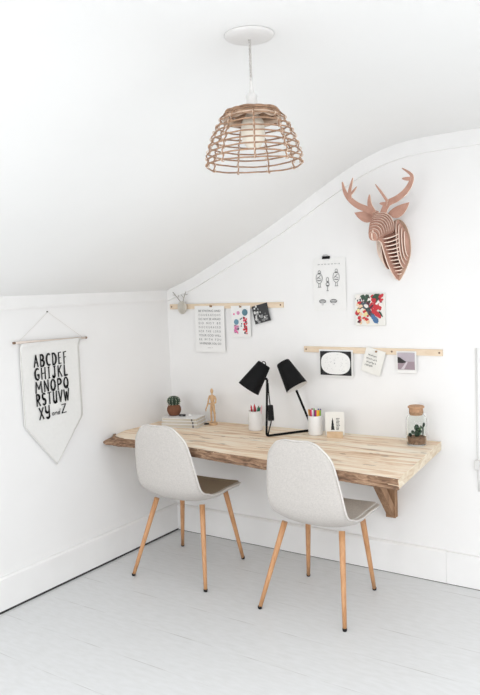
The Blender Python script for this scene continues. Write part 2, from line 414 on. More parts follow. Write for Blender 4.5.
# rough bark edge wrapped on the front: profile bulges, cracks and splits
bm = bmesh.new(); rows = []; NB = 260; NP = 12
for i in range(NB+1):
    x = i/NB*1.917; yf = front(x)-.0005; row = []
    ext = max(0, 1-x/.17)
    for k in range(NP+1):
        t = k/NP; z = -.003 - .047*t
        out = .005*math.sin(PI*t)**.7 + .006*mnoise.noise((x*10, t*2.2, 2)) * math.sin(PI*t) + .004*mnoise.noise((x*45, t*8, 5))
        out += .085*ext*max(0, math.sin(PI*min(1, max(0, (t-.22)/.7))))**.8     # the lower layer reaches further out at the left end
        if x > 1.80 and .52 < t < .68: out -= .024*(x-1.80)/.12                  # split at the right end
        z += .004*mnoise.noise((x*12, t*3, 9)) * math.sin(PI*t) - .012*ext*t
        row.append(bm.verts.new((max(x, .001), yf - out, z)))
    rows.append(row)
for i in range(NB):
    for k in range(NP): bm.faces.new((rows[i][k], rows[i+1][k], rows[i+1][k+1], rows[i][k+1]))
ib = [[bm.verts.new((r[k].co.x, front(i/NB*1.917)+.02, r[k].co.z)) for k in (0, NP)] for i, r in enumerate(rows)]
for i in range(NB):
    bm.faces.new((rows[i][0], ib[i][0], ib[i+1][0], rows[i+1][0])); bm.faces.new((rows[i][NP], rows[i+1][NP], ib[i+1][1], ib[i][1]))
for i in (0, NB):
    bm.faces.new(rows[i]+[ib[i][1], ib[i][0]])
e = link_mesh('bark_edge', bm, bark_m, desk, smooth=True); e['label'] = 'rough dark brown bark edge'
# small dark cracks and a nail on the top
crack_m = mat('crack_dark', (120, 88, 60), .9, var=.2)
for cx, cy, ln, w in ((1.50, -.47, .035, .004), (1.62, -.40, .02, .003), (1.22, -.30, .09, .0025), (.9, -.33, .12, .002), (1.71, -.62, .07, .002), (1.33, -.60, .12, .002), (.62, -.45, .1, .0025), (.68, -.36, .03, .005), (1.05, -.52, .08, .002)):
    pts = strip_poly([(cx+ln*(t-.5), cy+.004*mnoise.noise((cx+t*3, cy, 0))) for t in (0, .25, .5, .75, 1)], [.0003, w*.8, w, w*.7, .0003])
    bm = bmesh.new(); prism(bm, [(p.x, p.y, .0002) for p in pts], (0, 0, .0004)); link_mesh('crack', bm, crack_m, desk)
# triangular timber bracket under the right end
def beam(bm, p, q, w, h, up=(0, 0, 1)):
    p, q = Vector(p), Vector(q); t = (q-p).normalized(); s = t.cross(Vector(up)).normalized(); u = s.cross(t)
    vs = []
    for a in (p, q):
        for i, j in ((-1, -1), (1, -1), (1, 1), (-1, 1)): vs.append(bm.verts.new(a+s*i*w/2+u*j*h/2))
    for f in ((3, 2, 1, 0), (4, 5, 6, 7), (0, 1, 5, 4), (1, 2, 6, 5), (2, 3, 7, 6), (3, 0, 4, 7)): bm.faces.new([vs[i] for i in f])
br = empty('wall_bracket', (1.567, 0, .325)); tag(br, 'triangular rough timber bracket holding up the right end of the desk', 'bracket')
bz = T-.0475-.325
bm = bmesh.new(); bx(bm, -.028, .028, -.040, -.001, 0, bz); link_mesh('upright', bm, bracket_m, br, bevel=.002)
bm = bmesh.new(); bx(bm, -.028, .028, -.40, -.041, bz-.04, bz); link_mesh('arm', bm, bracket_m, br, bevel=.002)
bm = bmesh.new()
prism(bm, [(-.022, -.041, .012), (-.022, -.041, .075), (-.022, -.27, bz-.041), (-.022, -.335, bz-.041)], (.044, 0, 0)); link_mesh('brace', bm, bracket_m, br, bevel=.002)
bm = bmesh.new(); lathe(bm, [(0, .0), (.006, 0), (.006, .003), (0, .004)], 12, mtx=Matrix.Translation((.0, -.040, .028)) @ Matrix.Rotation(PI/2, 4, 'X')); link_mesh('screw_head', bm, metal_m, br)

# ------------------------------------------------------------------ chairs
def shell_surface():
    # (y, z, half width, side lift toward viewer) from the seat front to the top of the back
    K = [(.300, .436, .118), (.296, .450, .158), (.264, .459, .186), (.17, .461, .204), (.05, .453, .209), (-.03, .450, .209), (-.095, .455, .207), (-.156, .482, .2075), (-.203, .53, .2115),
         (-.229, .60, .211), (-.245, .68, .201), (-.260, .76, .187), (-.270, .82, .170), (-.276, .858, .141), (-.281, .888, .108), (-.283, .901, .060)]
    pts = catmull(K, 3); return pts
def make_chair(label, seat_mat, fo, feet):
    root = empty('upholstered_chair'); tag(root, label, 'chair', 'pair of grey shell chairs at the desk')
    prof = shell_surface(); NU = 16
    def surf(sc, off, v0=0, v1=None):
        g = []
        P = prof[v0:v1]
        for i, p in enumerate(P):
            a = P[max(i-1, 0)]; b = P[min(i+1, len(P)-1)]; t = Vector((0, b.x-a.x, b.y-a.y)).normalized()
            nrm = Vector((0, t.z*1.0, -t.y)); nrm = Vector((0, t.z, -t.y))      # points up / forward
            if nrm.z < 0 and abs(nrm.z) > abs(nrm.y): nrm = -nrm
            row = []
            for k in range(NU+1):
                u = -1+2*k/NU; w = p.z*sc*.965
                back = max(0, min(1, (p.y-.47)/.15)); bend = max(0, 1-abs(p.x+.12)/.14)*max(0, 1-abs(p.y-.46)/.12)
                lift = .022*(1-back) + .018*back + .016*bend
                if p.x > .10 and p.y < .5: lift *= max(.15, 1-(p.x-.10)/.17)
                if p.y > .8: lift *= max(.35, 1-(p.y-.8)/.12)
                d = nrm*(lift*abs(u*sc)**2.6+off)
                row.append(Vector((u*w, p.x, p.y))+d)
            g.append(row)
        return g
    def grid_bm(g):
        bm = bmesh.new(); V = [[bm.verts.new(q) for q in r] for r in g]
        for i in range(len(V)-1):
            for k in range(NU): bm.faces.new((V[i][k], V[i][k+1], V[i+1][k+1], V[i+1][k]))
        return bm
    o = link_mesh('shell', grid_bm(surf(1, 0)), fabric_m, root, smooth=True)
    m = o.modifiers.new('s', 'SOLIDIFY'); m.thickness = .025; m.offset = 0
    m = o.modifiers.new('d', 'SUBSURF'); m.levels = 1; m.render_levels = 1
    n = len(prof)
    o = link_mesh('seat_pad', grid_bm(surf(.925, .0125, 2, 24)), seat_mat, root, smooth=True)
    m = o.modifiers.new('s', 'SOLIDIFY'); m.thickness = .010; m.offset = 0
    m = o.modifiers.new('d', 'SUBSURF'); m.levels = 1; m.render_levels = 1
    o['label'] = 'seat pad with brown shade in its colour' if seat_mat is seat_shaded_m else 'grey seat pad'
    g = surf(1.0, .004)
    rim = [r[0] for r in g] + g[-1][1:-1] + [r[-1] for r in g[::-1]]
    bm = bmesh.new(); tube(bm, rim, .0048, 8); link_mesh('piping', bm, piping_m, root, smooth=True)
    for tx, ty, tz, fx, fy in ((-.158, -.100, .437, -.245, -.222), (.158, -.100, .437, .233, -.226), (-.155, .145, .445, -.212, .255), (.155, .145, .445, .182, .259)):
        (fx, fy), tx = feet.pop(0), tx-fo*.6; a = Vector((tx, ty, tz)); b = Vector((fx, fy, .006))
        bm = bmesh.new(); tube(bm, [a.lerp(b, t) for t in (0, .25, .5, .75, 1)], [.0155, .0145, .013, .0115, .0100], 14); lg = link_mesh('leg', bm, leg_m, root, smooth=False)
        for p in lg.data.polygons:
            p.use_smooth = len(p.vertices) == 4
        bm = bmesh.new(); lathe(bm, [(0, 0), (.0095, 0), (.0110, .006), (.0110, .014), (0, .014)], 14, center=(fx, fy, 0)); link_mesh('foot_cap', bm, rubber_m, lg)
    return root
ch = make_chair('grey fabric shell chair with seat coloured as if in brown shade, nearer the corner and alphabet banner', seat_shaded_m, .008, [(-.264, -.222), (.234, -.220), (-.284, .286), (.178, .266)]); ch.location = (.540, -.520, 0); ch.rotation_euler.z = math.radians(3)
ch = make_chair('grey fabric shell chair with grey seat, nearer the right end of the desk', seat_grey_m, .032, [(-.281, -.203), (.193, -.214), (-.253, .270), (.140, .272)]); ch.location = (1.428, -.546, 0); ch.rotation_euler.z = math.radians(1)

# ------------------------------------------------------------------ things on the desk
# white books by the corner
def book(loc, rz, w, d, h, label):
    root = empty('book', loc, rz); tag(root, label, 'book', 'stack of white books in the corner')
    bm = bmesh.new(); bx(bm, -w/2+.003, w/2-.004, -d/2+.004, d/2-.004, .0025, h-.0025); link_mesh('pages', bm, mat('book_pages', (214, 205, 190), .9, var=.05, scale=8, stretch=(1, 1, 200)), root)
    bm = bmesh.new(); bx(bm, -w/2, w/2, -d/2, d/2, 0, .0022); bx(bm, -w/2, w/2, -d/2, d/2, h-.0022, h); bx(bm, -w/2, w/2, d/2-.003, d/2, .0022, h-.0022)
    link_mesh('cover', bm, mat('white_book_cover', (240, 238, 236), .5, var=.01), root)
    bm = bmesh.new(); bx(bm, w/2-.034, w/2-.027, -d/2-.0004, -d/2+.0042, .0023, h-.0023); link_mesh('ribbon_marker', bm, flat('dark_ribbon', (96, 90, 90)), root)
cx, cy, rz = .254, -.190, math.radians(14)
book((cx, cy, T+.0005), rz, .250, .155, .021, 'white book lying at the bottom of the stack under the cactus')
book((cx-.002, cy+.001, T+.0220), rz+.02, .244, .152, .019, 'white book in the middle of the stack under the cactus')
book((cx-.003, cy+.001, T+.0415), rz-.01, .238, .148, .017, 'white book on top of the stack, the cactus pot standing on it')
TB = T+.0588
pot = empty('potted_cactus', (.167, -.180, TB)); tag(pot, 'small round dark green cactus in a brown pot standing on white books', 'cactus')
bm = bmesh.new(); lathe(bm, [(0, 0), (.030, 0), (.038, .012), (.0455, .032), (.045, .050), (.036, .066), (.034, .070), (.030, .070), (.032, .062), (0, .060)], 28); link_mesh('pot', bm, terra_m, pot, smooth=True)
bm = bmesh.new(); lathe(bm, [(0, .058), (.020, .058), (.031, .070), (.0385, .088), (.037, .106), (.026, .119), (.010, .1245), (0, .123)], 72, rfun=lambda a, z: 1+.09*math.cos(12*a))
link_mesh('cactus_body', bm, cactus_m, pot, smooth=True)
bm = bmesh.new()
for k in range(12):
    a = 2*PI*k/12
    for r_, z_ in ((.0375, .074), (.0425, .086), (.0425, .098), (.037, .109), (.026, .120)):
        c = Vector((r_*math.cos(a), r_*math.sin(a), z_))
        for q in range(4):
            d = Vector((math.cos(a+random.uniform(-.9, .9)), math.sin(a+random.uniform(-.9, .9)), random.uniform(-.6, .8))).normalized()
            tube(bm, [c-d*.0015, c+d*.0065], [.0013, .0006], 4)
link_mesh('spines', bm, spine_m, pot)
# two little things beside the pot
bm = bmesh.new(); bx(bm, -.020, .020, -.010, .010, 0, .013); o = link_mesh('small_tin', bm, flat('black_tin', (46, 46, 50), .4), bevel=.003)
o.location = (.239, -.187, TB); o.rotation_euler.z = .2; tag(o, 'small black tin lying on the white books beside the cactus pot', 'tin')
bm = bmesh.new(); bx(bm, -.006, .006, -.0106, -.0101, .003, .010); link_mesh('tin_label', bm, grey_ink, o)
bm = bmesh.new(); lathe(bm, [(0, 0), (.011, 0), (.013, .004), (.011, .010), (.004, .014), (0, .0145)], 18); o = link_mesh('white_pebble', bm, ceramic_m, smooth=True)
o.location = (.292, -.174, TB); tag(o, 'small white pebble lying on the white books to the right of the black tin', 'pebble')
# artist's manikin
mk = empty('wooden_manikin', (.409, -.090, T)); mk.scale = (.9, .9, 1.10); tag(mk, 'jointed wooden artist manikin standing on a round base beside the white books', 'figurine')
bm = bmesh.new(); lathe(bm, [(0, 0), (.029, 0), (.031, .003), (.031, .009), (.028, .012), (0, .012)], 28); link_mesh('base', bm, manikin_m, mk, smooth=False)
def limb(name, pts, rads, parent=mk):
    bm = bmesh.new(); P = catmull(pts, 3); R_ = []
    for i in range(len(rads)-1):
        for k in range(3): R_.append(rads[i]+(rads[i+1]-rads[i])*k/3)
    R_.append(rads[-1]); tube(bm, P, R_, 10)
    for p in (pts[0], pts[-1]):
        ellipsoid(bm, p, (rads[0]*1.05,)*3, 8, 6)
    return link_mesh(name, bm, manikin_m, parent, smooth=True)
for sgn, dy in ((-1, -.004), (1, .006)):
    limb('upper_leg', [(sgn*.011, 0, .106), (sgn*.012, -.002, .085), (sgn*.0115, dy, .064)], [.0085, .0095, .0060])
    limb('lower_leg', [(sgn*.0115, dy, .060), (sgn*.011, dy, .042), (sgn*.011, dy, .024)], [.0065, .0075, .0042])
    bm = bmesh.new(); ellipsoid(bm, (sgn*.012, dy-.006, .0175), (.0062, .0125, .0055)); link_mesh('foot', bm, manikin_m, mk, smooth=True)
bm = bmesh.new(); ellipsoid(bm, (0, 0, .113), (.018, .012, .012)); link_mesh('hips', bm, manikin_m, mk, smooth=True)
bm = bmesh.new(); lathe(bm, [(0, .122), (.009, .122), (.0125, .130), (.017, .146), (.0205, .160), (.016, .170), (.006, .173), (0, .174)], 20, mtx=Matrix.Diagonal((1, .68, 1, 1))); link_mesh('chest', bm, manikin_m, mk, smooth=True)
bm = bmesh.new(); tube(bm, [(0, 0, .172), (0, 0, .182)], .0045, 8); ellipsoid(bm, (0, -.002, .195), (.0105, .0115, .0155)); link_mesh('head', bm, manikin_m, mk, smooth=True)
limb('upper_arm', [(-.023, 0, .163), (-.030, -.002, .148), (-.033, -.004, .134)], [.0062, .0065, .0045])
limb('forearm', [(-.033, -.004, .131), (-.039, -.008, .112), (-.045, -.014, .094)], [.0052, .0055, .0035])
bm = bmesh.new(); ellipsoid(bm, (-.048, -.016, .085), (.0045, .0035, .010)); link_mesh('hand', bm, manikin_m, mk, smooth=True)
limb('upper_arm', [(.023, 0, .163), (.029, .001, .148), (.030, -.002, .132)], [.0062, .0065, .0045])
limb('forearm', [(.030, -.003, .130), (.018, -.016, .126), (.002, -.022, .124)], [.0052, .0055, .0035])
bm = bmesh.new(); ellipsoid(bm, (-.008, -.023, .1235), (.010, .0035, .0045)); link_mesh('hand', bm, manikin_m, mk, smooth=True)
# dark pen lying by the manikin base
bm = bmesh.new(); lathe(bm, [(0, 0), (.0022, .004), (.0045, .010), (.0045, .075), (.003, .080), (0, .080)], 12, mtx=Matrix.Rotation(PI/2, 4, 'Y'))
o = link_mesh('pen', bm, black_cord, smooth=True); o.location = (.354, -.134, T+.0050); o.rotation_euler.z = math.radians(58); tag(o, 'short black pen lying between the white books and the manikin', 'pen')

# cups with pencils
def cup(loc, r, h, label):
    bm = bmesh.new(); lathe(bm, [(0, 0), (r*.9, 0), (r*.97, .003), (r, .012), (r, h-.002), (r-.001, h), (r-.003, h), (r-.004, h-.003), (r-.004, .006), (0, .005)], 36)
    o = link_mesh('pencil_cup', bm, ceramic_m, smooth=True); o.location = loc; tag(o, label, 'cup', 'white cylindrical pencil cups'); return o
c1 = (.757, -.130, T); c2 = (1.152, -.108, T)
cup(c1, .043, .118, 'plain white cup of red and green pencils, left of the black lamp')
cup(c2, .0410, .112, 'plain white cup packed with coloured markers, right of the black lamp')
def stick(name, cup_c, a, rad, lean_a, lean, length, r, col, label, cat, group, cap=None):
    base = Vector((cup_c[0]+rad*math.cos(a)*.6, cup_c[1]+rad*math.sin(a)*.6, T+.0075+r*.5))
    d = Vector((math.cos(lean_a)*lean, math.sin(lean_a)*lean, 1)).normalized()
    q = d.to_track_quat('Z', 'Y').to_matrix().to_4x4()
    root = empty(name); root.matrix_world = Matrix.Translation(base) @ q; tag(root, label, cat, group)
    bm = bmesh.new()
    if cap is None:
        lathe(bm, [(0, 0), (r, 0), (r, length-.016), (0, length-.016)], 6); link_mesh('barrel', bm, col, root)
        bm = bmesh.new(); lathe(bm, [(0, length-.016), (r, length-.016), (r*.25, length-.003), (0, length)], 8); link_mesh('tip', bm, col, root)
    else:
        lathe(bm, [(0, 0), (r*.85, 0), (r*.85, length*.62), (0, length*.62)], 12); link_mesh('barrel', bm, plastic_m, root)
        bm = bmesh.new(); lathe(bm, [(0, length*.62), (r, length*.62), (r, length-.003), (r*.8, length), (0, length)], 12); link_mesh('cap', bm, col, root)
red = flat('red_pencil', (200, 40, 52), .4); dred = flat('dark_red_pencil', (168, 40, 52), .4); grn = flat('green_pencil', (20, 120, 88), .4); pnk = flat('pale_pink_pencil', (232, 190, 196), .5)
G1 = 'pencils in the left cup'
for a, rd, la, l, ln, col, lab in (
    (2.8, .034, 3.1, .10, .142, red, 'red pencil at the left rim of the left cup'),
    (1.6, .020, 3.0, .06, .136, dred, 'dark red pencil behind the leftmost pencil in the left cup'),
    (3.4, .010, .2, .02, .150, red, 'tallest red pencil in the middle of the left cup'),
    (5.0, .018, 1.2, .04, .140, dred, 'dark red pencil at the front of the left cup'),
    (.6, .016, .3, .10, .138, red, 'short red pencil right of the middle in the left cup'),
    (5.6, .026, .2, .12, .142, grn, 'green pencil leaning right in the left cup'),
    (.3, .032, .1, .10, .136, grn, 'second green pencil, furthest right of the green ones in the left cup'),
    (.0, .034, .0, .20, .148, pnk, 'pale pink pencil leaning out at the right rim of the left cup')):
    stick('pencil', c1, a, rd, la, l, ln, .0054, col, lab, 'pencil', G1)
G2 = 'markers in the right cup'
cols = [('orange', (232, 150, 50)), ('olive', (150, 140, 50)), ('brown', (150, 84, 56)), ('red', (206, 44, 50)), ('pink', (226, 70, 130)), ('white', (240, 236, 236)), ('purple', (120, 50, 120)), ('violet', (92, 60, 130)), ('yellow', (238, 200, 60)), ('amber', (240, 170, 50)), ('green', (130, 176, 60)), ('lime', (120, 190, 80)), ('magenta', (190, 40, 110)), ('blue', (60, 90, 160))]
order = [0, 1, 3, 4, 5, 6, 12, 8, 9, 10]
for i, k in enumerate(order):
    nm, rgb = cols[k]; xx = -.029+.058*i/(len(order)-1); yy = -.5*math.sqrt(max(0, .031**2-xx**2))
    a = math.atan2(yy, xx); rd = math.hypot(xx, yy)/.6*.95
    rd = min(rd, .046)
    stick('marker', c2, a, rd, 0 if xx > 0 else PI, .03+abs(xx)*1.5, .136, .0044, flat('marker_'+nm, rgb, .4), '%s-capped marker in the front row of the right white cup' % nm, 'marker', G2, cap=True)
for i, k in enumerate([2, 11, 13, 7]):
    nm, rgb = cols[k]; xx = -.020+.040*i/3; yy = .016
    stick('marker', c2, math.atan2(yy, xx), math.hypot(xx, yy)/.6, 0 if xx > 0 else PI, .05, .139, .0044, flat('marker_'+nm, rgb, .4), '%s-capped marker behind the front row in the right white cup' % nm, 'marker', G2, cap=True)

# small card in wooden block
fr = empty('card_stand', (1.288, -.132, T), math.radians(20)); tag(fr, 'small wooden block stand beside the right pencil cup, holding a tree card', 'stand')
bm = bmesh.new(); bx(bm, -.044, .044, -.015, -.0022, 0, .034); bx(bm, -.044, .044, .0008, .014, 0, .034); bx(bm, -.044, .044, -.0022, .0008, 0, .012); link_mesh('block', bm, wood('light_block_wood', [(.3, (214, 182, 146)), (.7, (232, 204, 170))], (4, 10, 10), 3, .6, .1), fr)
cd = empty('tree_card', (1.288, -.132, T+.0125), math.radians(20)); tag(cd, 'white card printed with a black fir tree, standing in the small wooden block', 'card')
bm = bmesh.new(); bx(bm, -.053, .053, -.0018, .0002, 0, .132); link_mesh('card', bm, paper2_m, cd)
bm = bmesh.new()
tp = [(-.022, .035)]
for i in range(6):
    z = .035+i*.012; w = .0105*(1-i/7); tp.append((-.022+w+.012-.0105, z+.002) if False else (-.012+w, z)); tp.append((-.012+w*.6, z+.010))
tp = [(-.012+.011, .030), (-.012+.008, .040), (-.012+.009, .042), (-.012+.006, .058), (-.012+.007, .060), (-.012+.004, .076), (-.012+.005, .078), (-.012, .100), (-.012-.005, .078), (-.012-.004, .076), (-.012-.007, .060), (-.012-.006, .058), (-.012-.009, .042), (-.012-.008, .040), (-.012-.011, .030)]
prism(bm, [(x, -.0022, z) for x, z in tp], (0, .0003, 0))
for i, (z, w) in enumerate(((.095, .022), (.087, .018), (.079, .022), (.071, .016), (.063, .018), (.055, .021), (.047, .015), (.040, .018), (.033, .014))):
    x = .008
    while x < .008+w-.002:
        l = random.uniform(.002, .005); bx(bm, x, min(x+l, .008+w), -.0022, -.0019, z-.0022, z+.0022); x += l+.0014
link_mesh('card_print', bm, ink_m, cd)

# cactus terrarium jar
jar = empty('terrarium_jar', (1.757, -.123, T)); tag(jar, 'clear glass jar with cork stopper and tiny cacti at the right desk end', 'jar')
R_ = .0515
bm = bmesh.new(); lathe(bm, [(0, .0005), (R_-.006, .0005), (R_, .008), (R_, .138), (R_-.004, .150), (.039, .160), (.037, .166), (.037, .176), (.034, .176), (.034, .166), (.037, .158), (R_-.006, .148), (R_-.0035, .138), (R_-.0035, .010), (R_-.009, .006), (0, .006)], 40)
link_mesh('glass', bm, glass_m, jar, smooth=True)
bm = bmesh.new(); lathe(bm, [(0, .158), (.0325, .158), (.036, .1765), (.036, .193), (.0425, .196), (.0425, .203), (.036, .207), (0, .208)], 30); link_mesh('cork_stopper', bm, cork_m, jar, smooth=False)
bm = bmesh.new(); lathe(bm, [(0, .0068), (R_-.010, .0068), (R_-.0045, .011), (R_-.0045, .042), (R_-.012, .045), (0, .047)], 40); link_mesh('gravel', bm, soil_m, jar, smooth=True)
def pad(bm, base, h, w, a, tilt=0):
    mt = Matrix.Rotation(a, 4, 'Z') @ Matrix.Rotation(tilt, 4, 'Y')
    ellipsoid(bm, Vector(base)+mt @ Vector((0, 0, h/2)), (w/2, w*.22, h/2), 12, 8, mtx=mt)
A = math.radians(34)
def L2(x, y): return (x*math.cos(A)-y*math.sin(A), x*math.sin(A)+y*math.cos(A))
for lst, mm in (([(0, -.012, .043, .040, .030, 0), (-.003, -.012, .078, .034, .025, .05), (-.016, -.012, .062, .022, .017, -.6), (.010, -.014, .062, .022, .016, .6)], cactus_m),
                ([(-.034, -.004, .043, .024, .019, -.05)], cactus_m),
                ([(.018, .010, .043, .046, .014, 0), (.018, .010, .068, .030, .012, .2), (.010, .012, .05, .026, .012, -.5)], cactus2_m),
                ([(.030, -.012, .043, .070, .0075, .02), (.034, -.010, .094, .026, .013, .15), (.026, -.012, .088, .018, .009, -.5)], cactus_m)):
    bm = bmesh.new()
    for x, y, z, h, w, tl in lst:
        X, Y = L2(x, y); pad(bm, (X, Y, z-.002), h, w, A, tl)
    link_mesh('small_cactus', bm, mm, jar, smooth=True)

# ------------------------------------------------------------------ twin-shade black lamp
lamp = empty('desk_lamp', (.908, -.237, T)); tag(lamp, 'black bent-rod desk lamp with two cone shades standing mid desk', 'lamp')
lo = Vector((.908, -.237, T)); rr_ = .0066
pA = Vector((.922, -.242, 1.098)); pB = Vector((.925, -.277, T+rr_)); pC = Vector((1.090, -.026, T+rr_)); pD = Vector((1.030, -.115, 1.040))
def rnd_corner(a, b, c, r=.018, n=6):
    u = (a-b).normalized()*r; v = (c-b).normalized()*r
    return [(b+u)*(1-t)**2+2*b*t*(1-t)+(b+v)*t*t for t in [k/n for k in range(n+1)]]
path = [pA]+rnd_corner(pA, pB, pC)+rnd_corner(pB, pC, pD)+[pD]
bm = bmesh.new(); tube(bm, [p-lo for p in path], rr_, 12); link_mesh('rod', bm, black_m, lamp, smooth=True)
right = Vector((.825, .565, 0)); toward = Vector((.565, -.825, 0)); upv = Vector((0, 0, 1))
def shade(ctop, axis, ln, r0, r1):
    q = axis.normalized().to_track_quat('Z', 'Y').to_matrix().to_4x4()
    mt = Matrix.Translation(ctop-lo) @ q
    bm = bmesh.new(); lathe(bm, [(0, 0), (r0*.92, 0), (r0, .004), (r1, ln)], 40, mtx=mt); lathe(bm, [(r1, ln), (r1-.0015, ln), (r0-.002, .006), (0, .005)], 40, mi=1, mtx=mt)
    o = link_mesh('lamp_shade', bm, [black_m, shade_in], lamp, smooth=True)
    bm = bmesh.new(); lathe(bm, [(0, .006), (.016, .006), (.016, .05), (.011, .055), (0, .055)], 20, mtx=mt); link_mesh('bulb_socket', bm, black_cord, o, smooth=False)
    bm = bmesh.new(); lathe(bm, [(0, .055), (.011, .056), (.020, .075), (.024, .092), (.018, .108), (0, .115)], 20, mtx=mt); link_mesh('light_bulb', bm, bulb_m, o, smooth=True)
    return o
s1t = Vector((.903, -.236, 1.184)); a1 = (-right*.56-upv*.80+toward*.02)
s2t = Vector((.988, -.172, 1.190)); a2 = (right*.43-upv*.84+toward*.34)
shade(s1t, a1, .168, .040, .0675); shade(s2t, a2, .168, .040, .066)
# pivots and a small loop handle
bm = bmesh.new()
tube(bm, [pA-lo, (s1t+a1.normalized()*.075-lo)], .007, 10)
link_mesh('pivot', bm, black_m, lamp, smooth=False)
bm = bmesh.new(); tube(bm, [pD-lo, (s2t+a2.normalized()*.08-lo)], .007, 10); link_mesh('pivot', bm, black_m, lamp)
bm = bmesh.new(); q = s1t-lo-right*.004; tube(bm, [q+right*.012*math.cos(t)+upv*.016*math.sin(t)-a1*.0 for t in [PI*k/8-.5 for k in range(9)]], .0028, 6); link_mesh('loop_handle', bm, black_m, lamp, smooth=True)
# dimmer block and its flex hanging along the upright
bm = bmesh.new(); bx(bm, -.018, .018, -.013, .013, -.045, .045)
for v in bm.verts:
    if v.co.z > 0: v.co.x *= .8
o = link_mesh('dimmer_switch', bm, black_cord, lamp, bevel=.005); o.matrix_local = Matrix.Translation(Vector((.938, -.242, .905))-lo) @ Matrix.Rotation(math.atan2(right.y, right.x), 4, 'Z')
bm = bmesh.new(); tube(bm, catmull([Vector(p)-lo for p in ((.925, -.238, 1.075), (.927, -.238, 1.010), (.935, -.241, .945))], 5), .0032, 8); link_mesh('power_cord', bm, black_cord, lamp, smooth=True)
bm = bmesh.new(); tube(bm, catmull([Vector(p)-lo for p in ((.941, -.243, .866), (.939, -.249, .842), (.934, -.258, .812), (.930, -.266, .784))], 5), .0040, 8); link_mesh('power_cord', bm, black_cord, lamp, smooth=True)

# ------------------------------------------------------------------ rails and pinned papers
def rail(x0, x1, z0, z1, h, label, screws):
    root = empty('peg_rail', (x0, 0, z0)); tag(root, label, 'rail', 'thin pine display rails')
    bm = bmesh.new(); prism(bm, [(0, -.012, -h/2), (x1-x0, -.012, z1-z0-h/2), (x1-x0, -.012, z1-z0+h/2), (0, -.012, h/2)], (0, .0115, 0)); link_mesh('strip', bm, rail_m, root, bevel=.001)
    for sx in screws:
        bm = bmesh.new(); lathe(bm, [(0, 0), (.0055, 0), (.005, .0015), (0, .002)], 12, mtx=Matrix.Translation((sx-x0, -.012, (z1-z0)*(sx-x0)/(x1-x0))) @ Matrix.Rotation(PI/2, 4, 'X'))
        link_mesh('screw', bm, rod_end_m, root)
rail(.032, .908, 1.521, 1.515, .033, 'thin pine rail along the back wall nearest the corner, above the lamp', (.048, .89))
rail(1.040, 1.864, 1.252, 1.243, .034, 'thin pine rail on the back wall right of the lamp, below the deer head', (1.055, 1.585, 1.848))

def paper_root(name, cx, cz, w, h, rot, y, label, cat, group=None, thick=.0012, m=paper_m):
    root = empty(name); root.matrix_world = Matrix.Translation((cx, y, cz)) @ Matrix.Rotation(rot, 4, 'Y'); tag(root, label, cat, group)
    bm = bmesh.new(); NW, NH = 6, 8
    vs = [[bm.verts.new((-w/2+w*i/NW, -.0035*math.sin(PI*j/NH)*(.4+.6*i/NW) if thick < .005 else 0, -h/2+h*j/NH)) for i in range(NW+1)] for j in range(NH+1)]
    for j in range(NH):
        for i in range(NW): bm.faces.new((vs[j][i], vs[j][i+1], vs[j+1][i+1], vs[j+1][i]))
    r = bmesh.ops.extrude_face_region(bm, geom=bm.faces[:])
    for v in [g for g in r['geom'] if isinstance(g, bmesh.types.BMVert)]: v.co.y += thick
    link_mesh('sheet', bm, m, root, smooth=False)
    return root
def surf_y(x, z, w, h): return -.0035*math.sin(PI*(z/h+.5))*(.4+.6*(x/w+.5)) - .0006
def pin(root, x, z, m, w, h):
    bm = bmesh.new(); lathe(bm, [(0, 0), (.006, 0), (.006, .002), (.003, .004), (.004, .008), (0, .009)], 14, mtx=Matrix.Translation((x, surf_y(x, z, w, h), z)) @ Matrix.Rotation(PI/2, 4, 'X'))
    link_mesh('push_pin', bm, m, root)
def clip_on(root, x, z, w_, h_, m):
    bm = bmesh.new(); bx(bm, x-w_/2, x+w_/2, -.006, .003, z-h_/2, z+h_/2); tube(bm, [(x-w_*.3, -.006, z), (x-w_*.3, -.010, z+h_*.9), (x+w_*.3, -.010, z+h_*.9), (x+w_*.3, -.006, z)], .0009, 6)
    link_mesh('bulldog_clip', bm, m, root)
tan_m = flat('tan_clip', (150, 116, 82), .5)
# quote print
w, h = .237, .296
q = paper_root('quote_print', .3585, 1.372, w, h, math.radians(.8), -.0145, 'large white page of spaced capital lettering pinned to the rail near the corner', 'print', 'papers pinned to the rails')
bm = bmesh.new()
lines = ['BE STRONG AND', 'COURAGEOUS', 'DO NOT BE AFRAID', 'DO NOT BE', 'DISCOURAGED', 'FOR THE LORD', 'YOUR GOD WILL', 'BE WITH YOU', 'WHEREVER YOU GO']
tw = .174
for i, s in enumerate(lines):
    z = .110-i*.0262
    s2 = s if len(s) > 12 else ' '.join(s)
    text_bm(bm, s2, BACK, (-tw/2+.002, surf_y(.0, z, w, h)-.0012, z), tw, .0135, bold=.0)
text_bm(bm, 'JOSHUA 1:9', BACK, (-.02, surf_y(0, -.118, w, h)-.001, -.1235), .04, .006)
link_mesh('lettering', bm, grey_ink, q)
clip_on(q, .015, .146, .016, .010, tan_m)
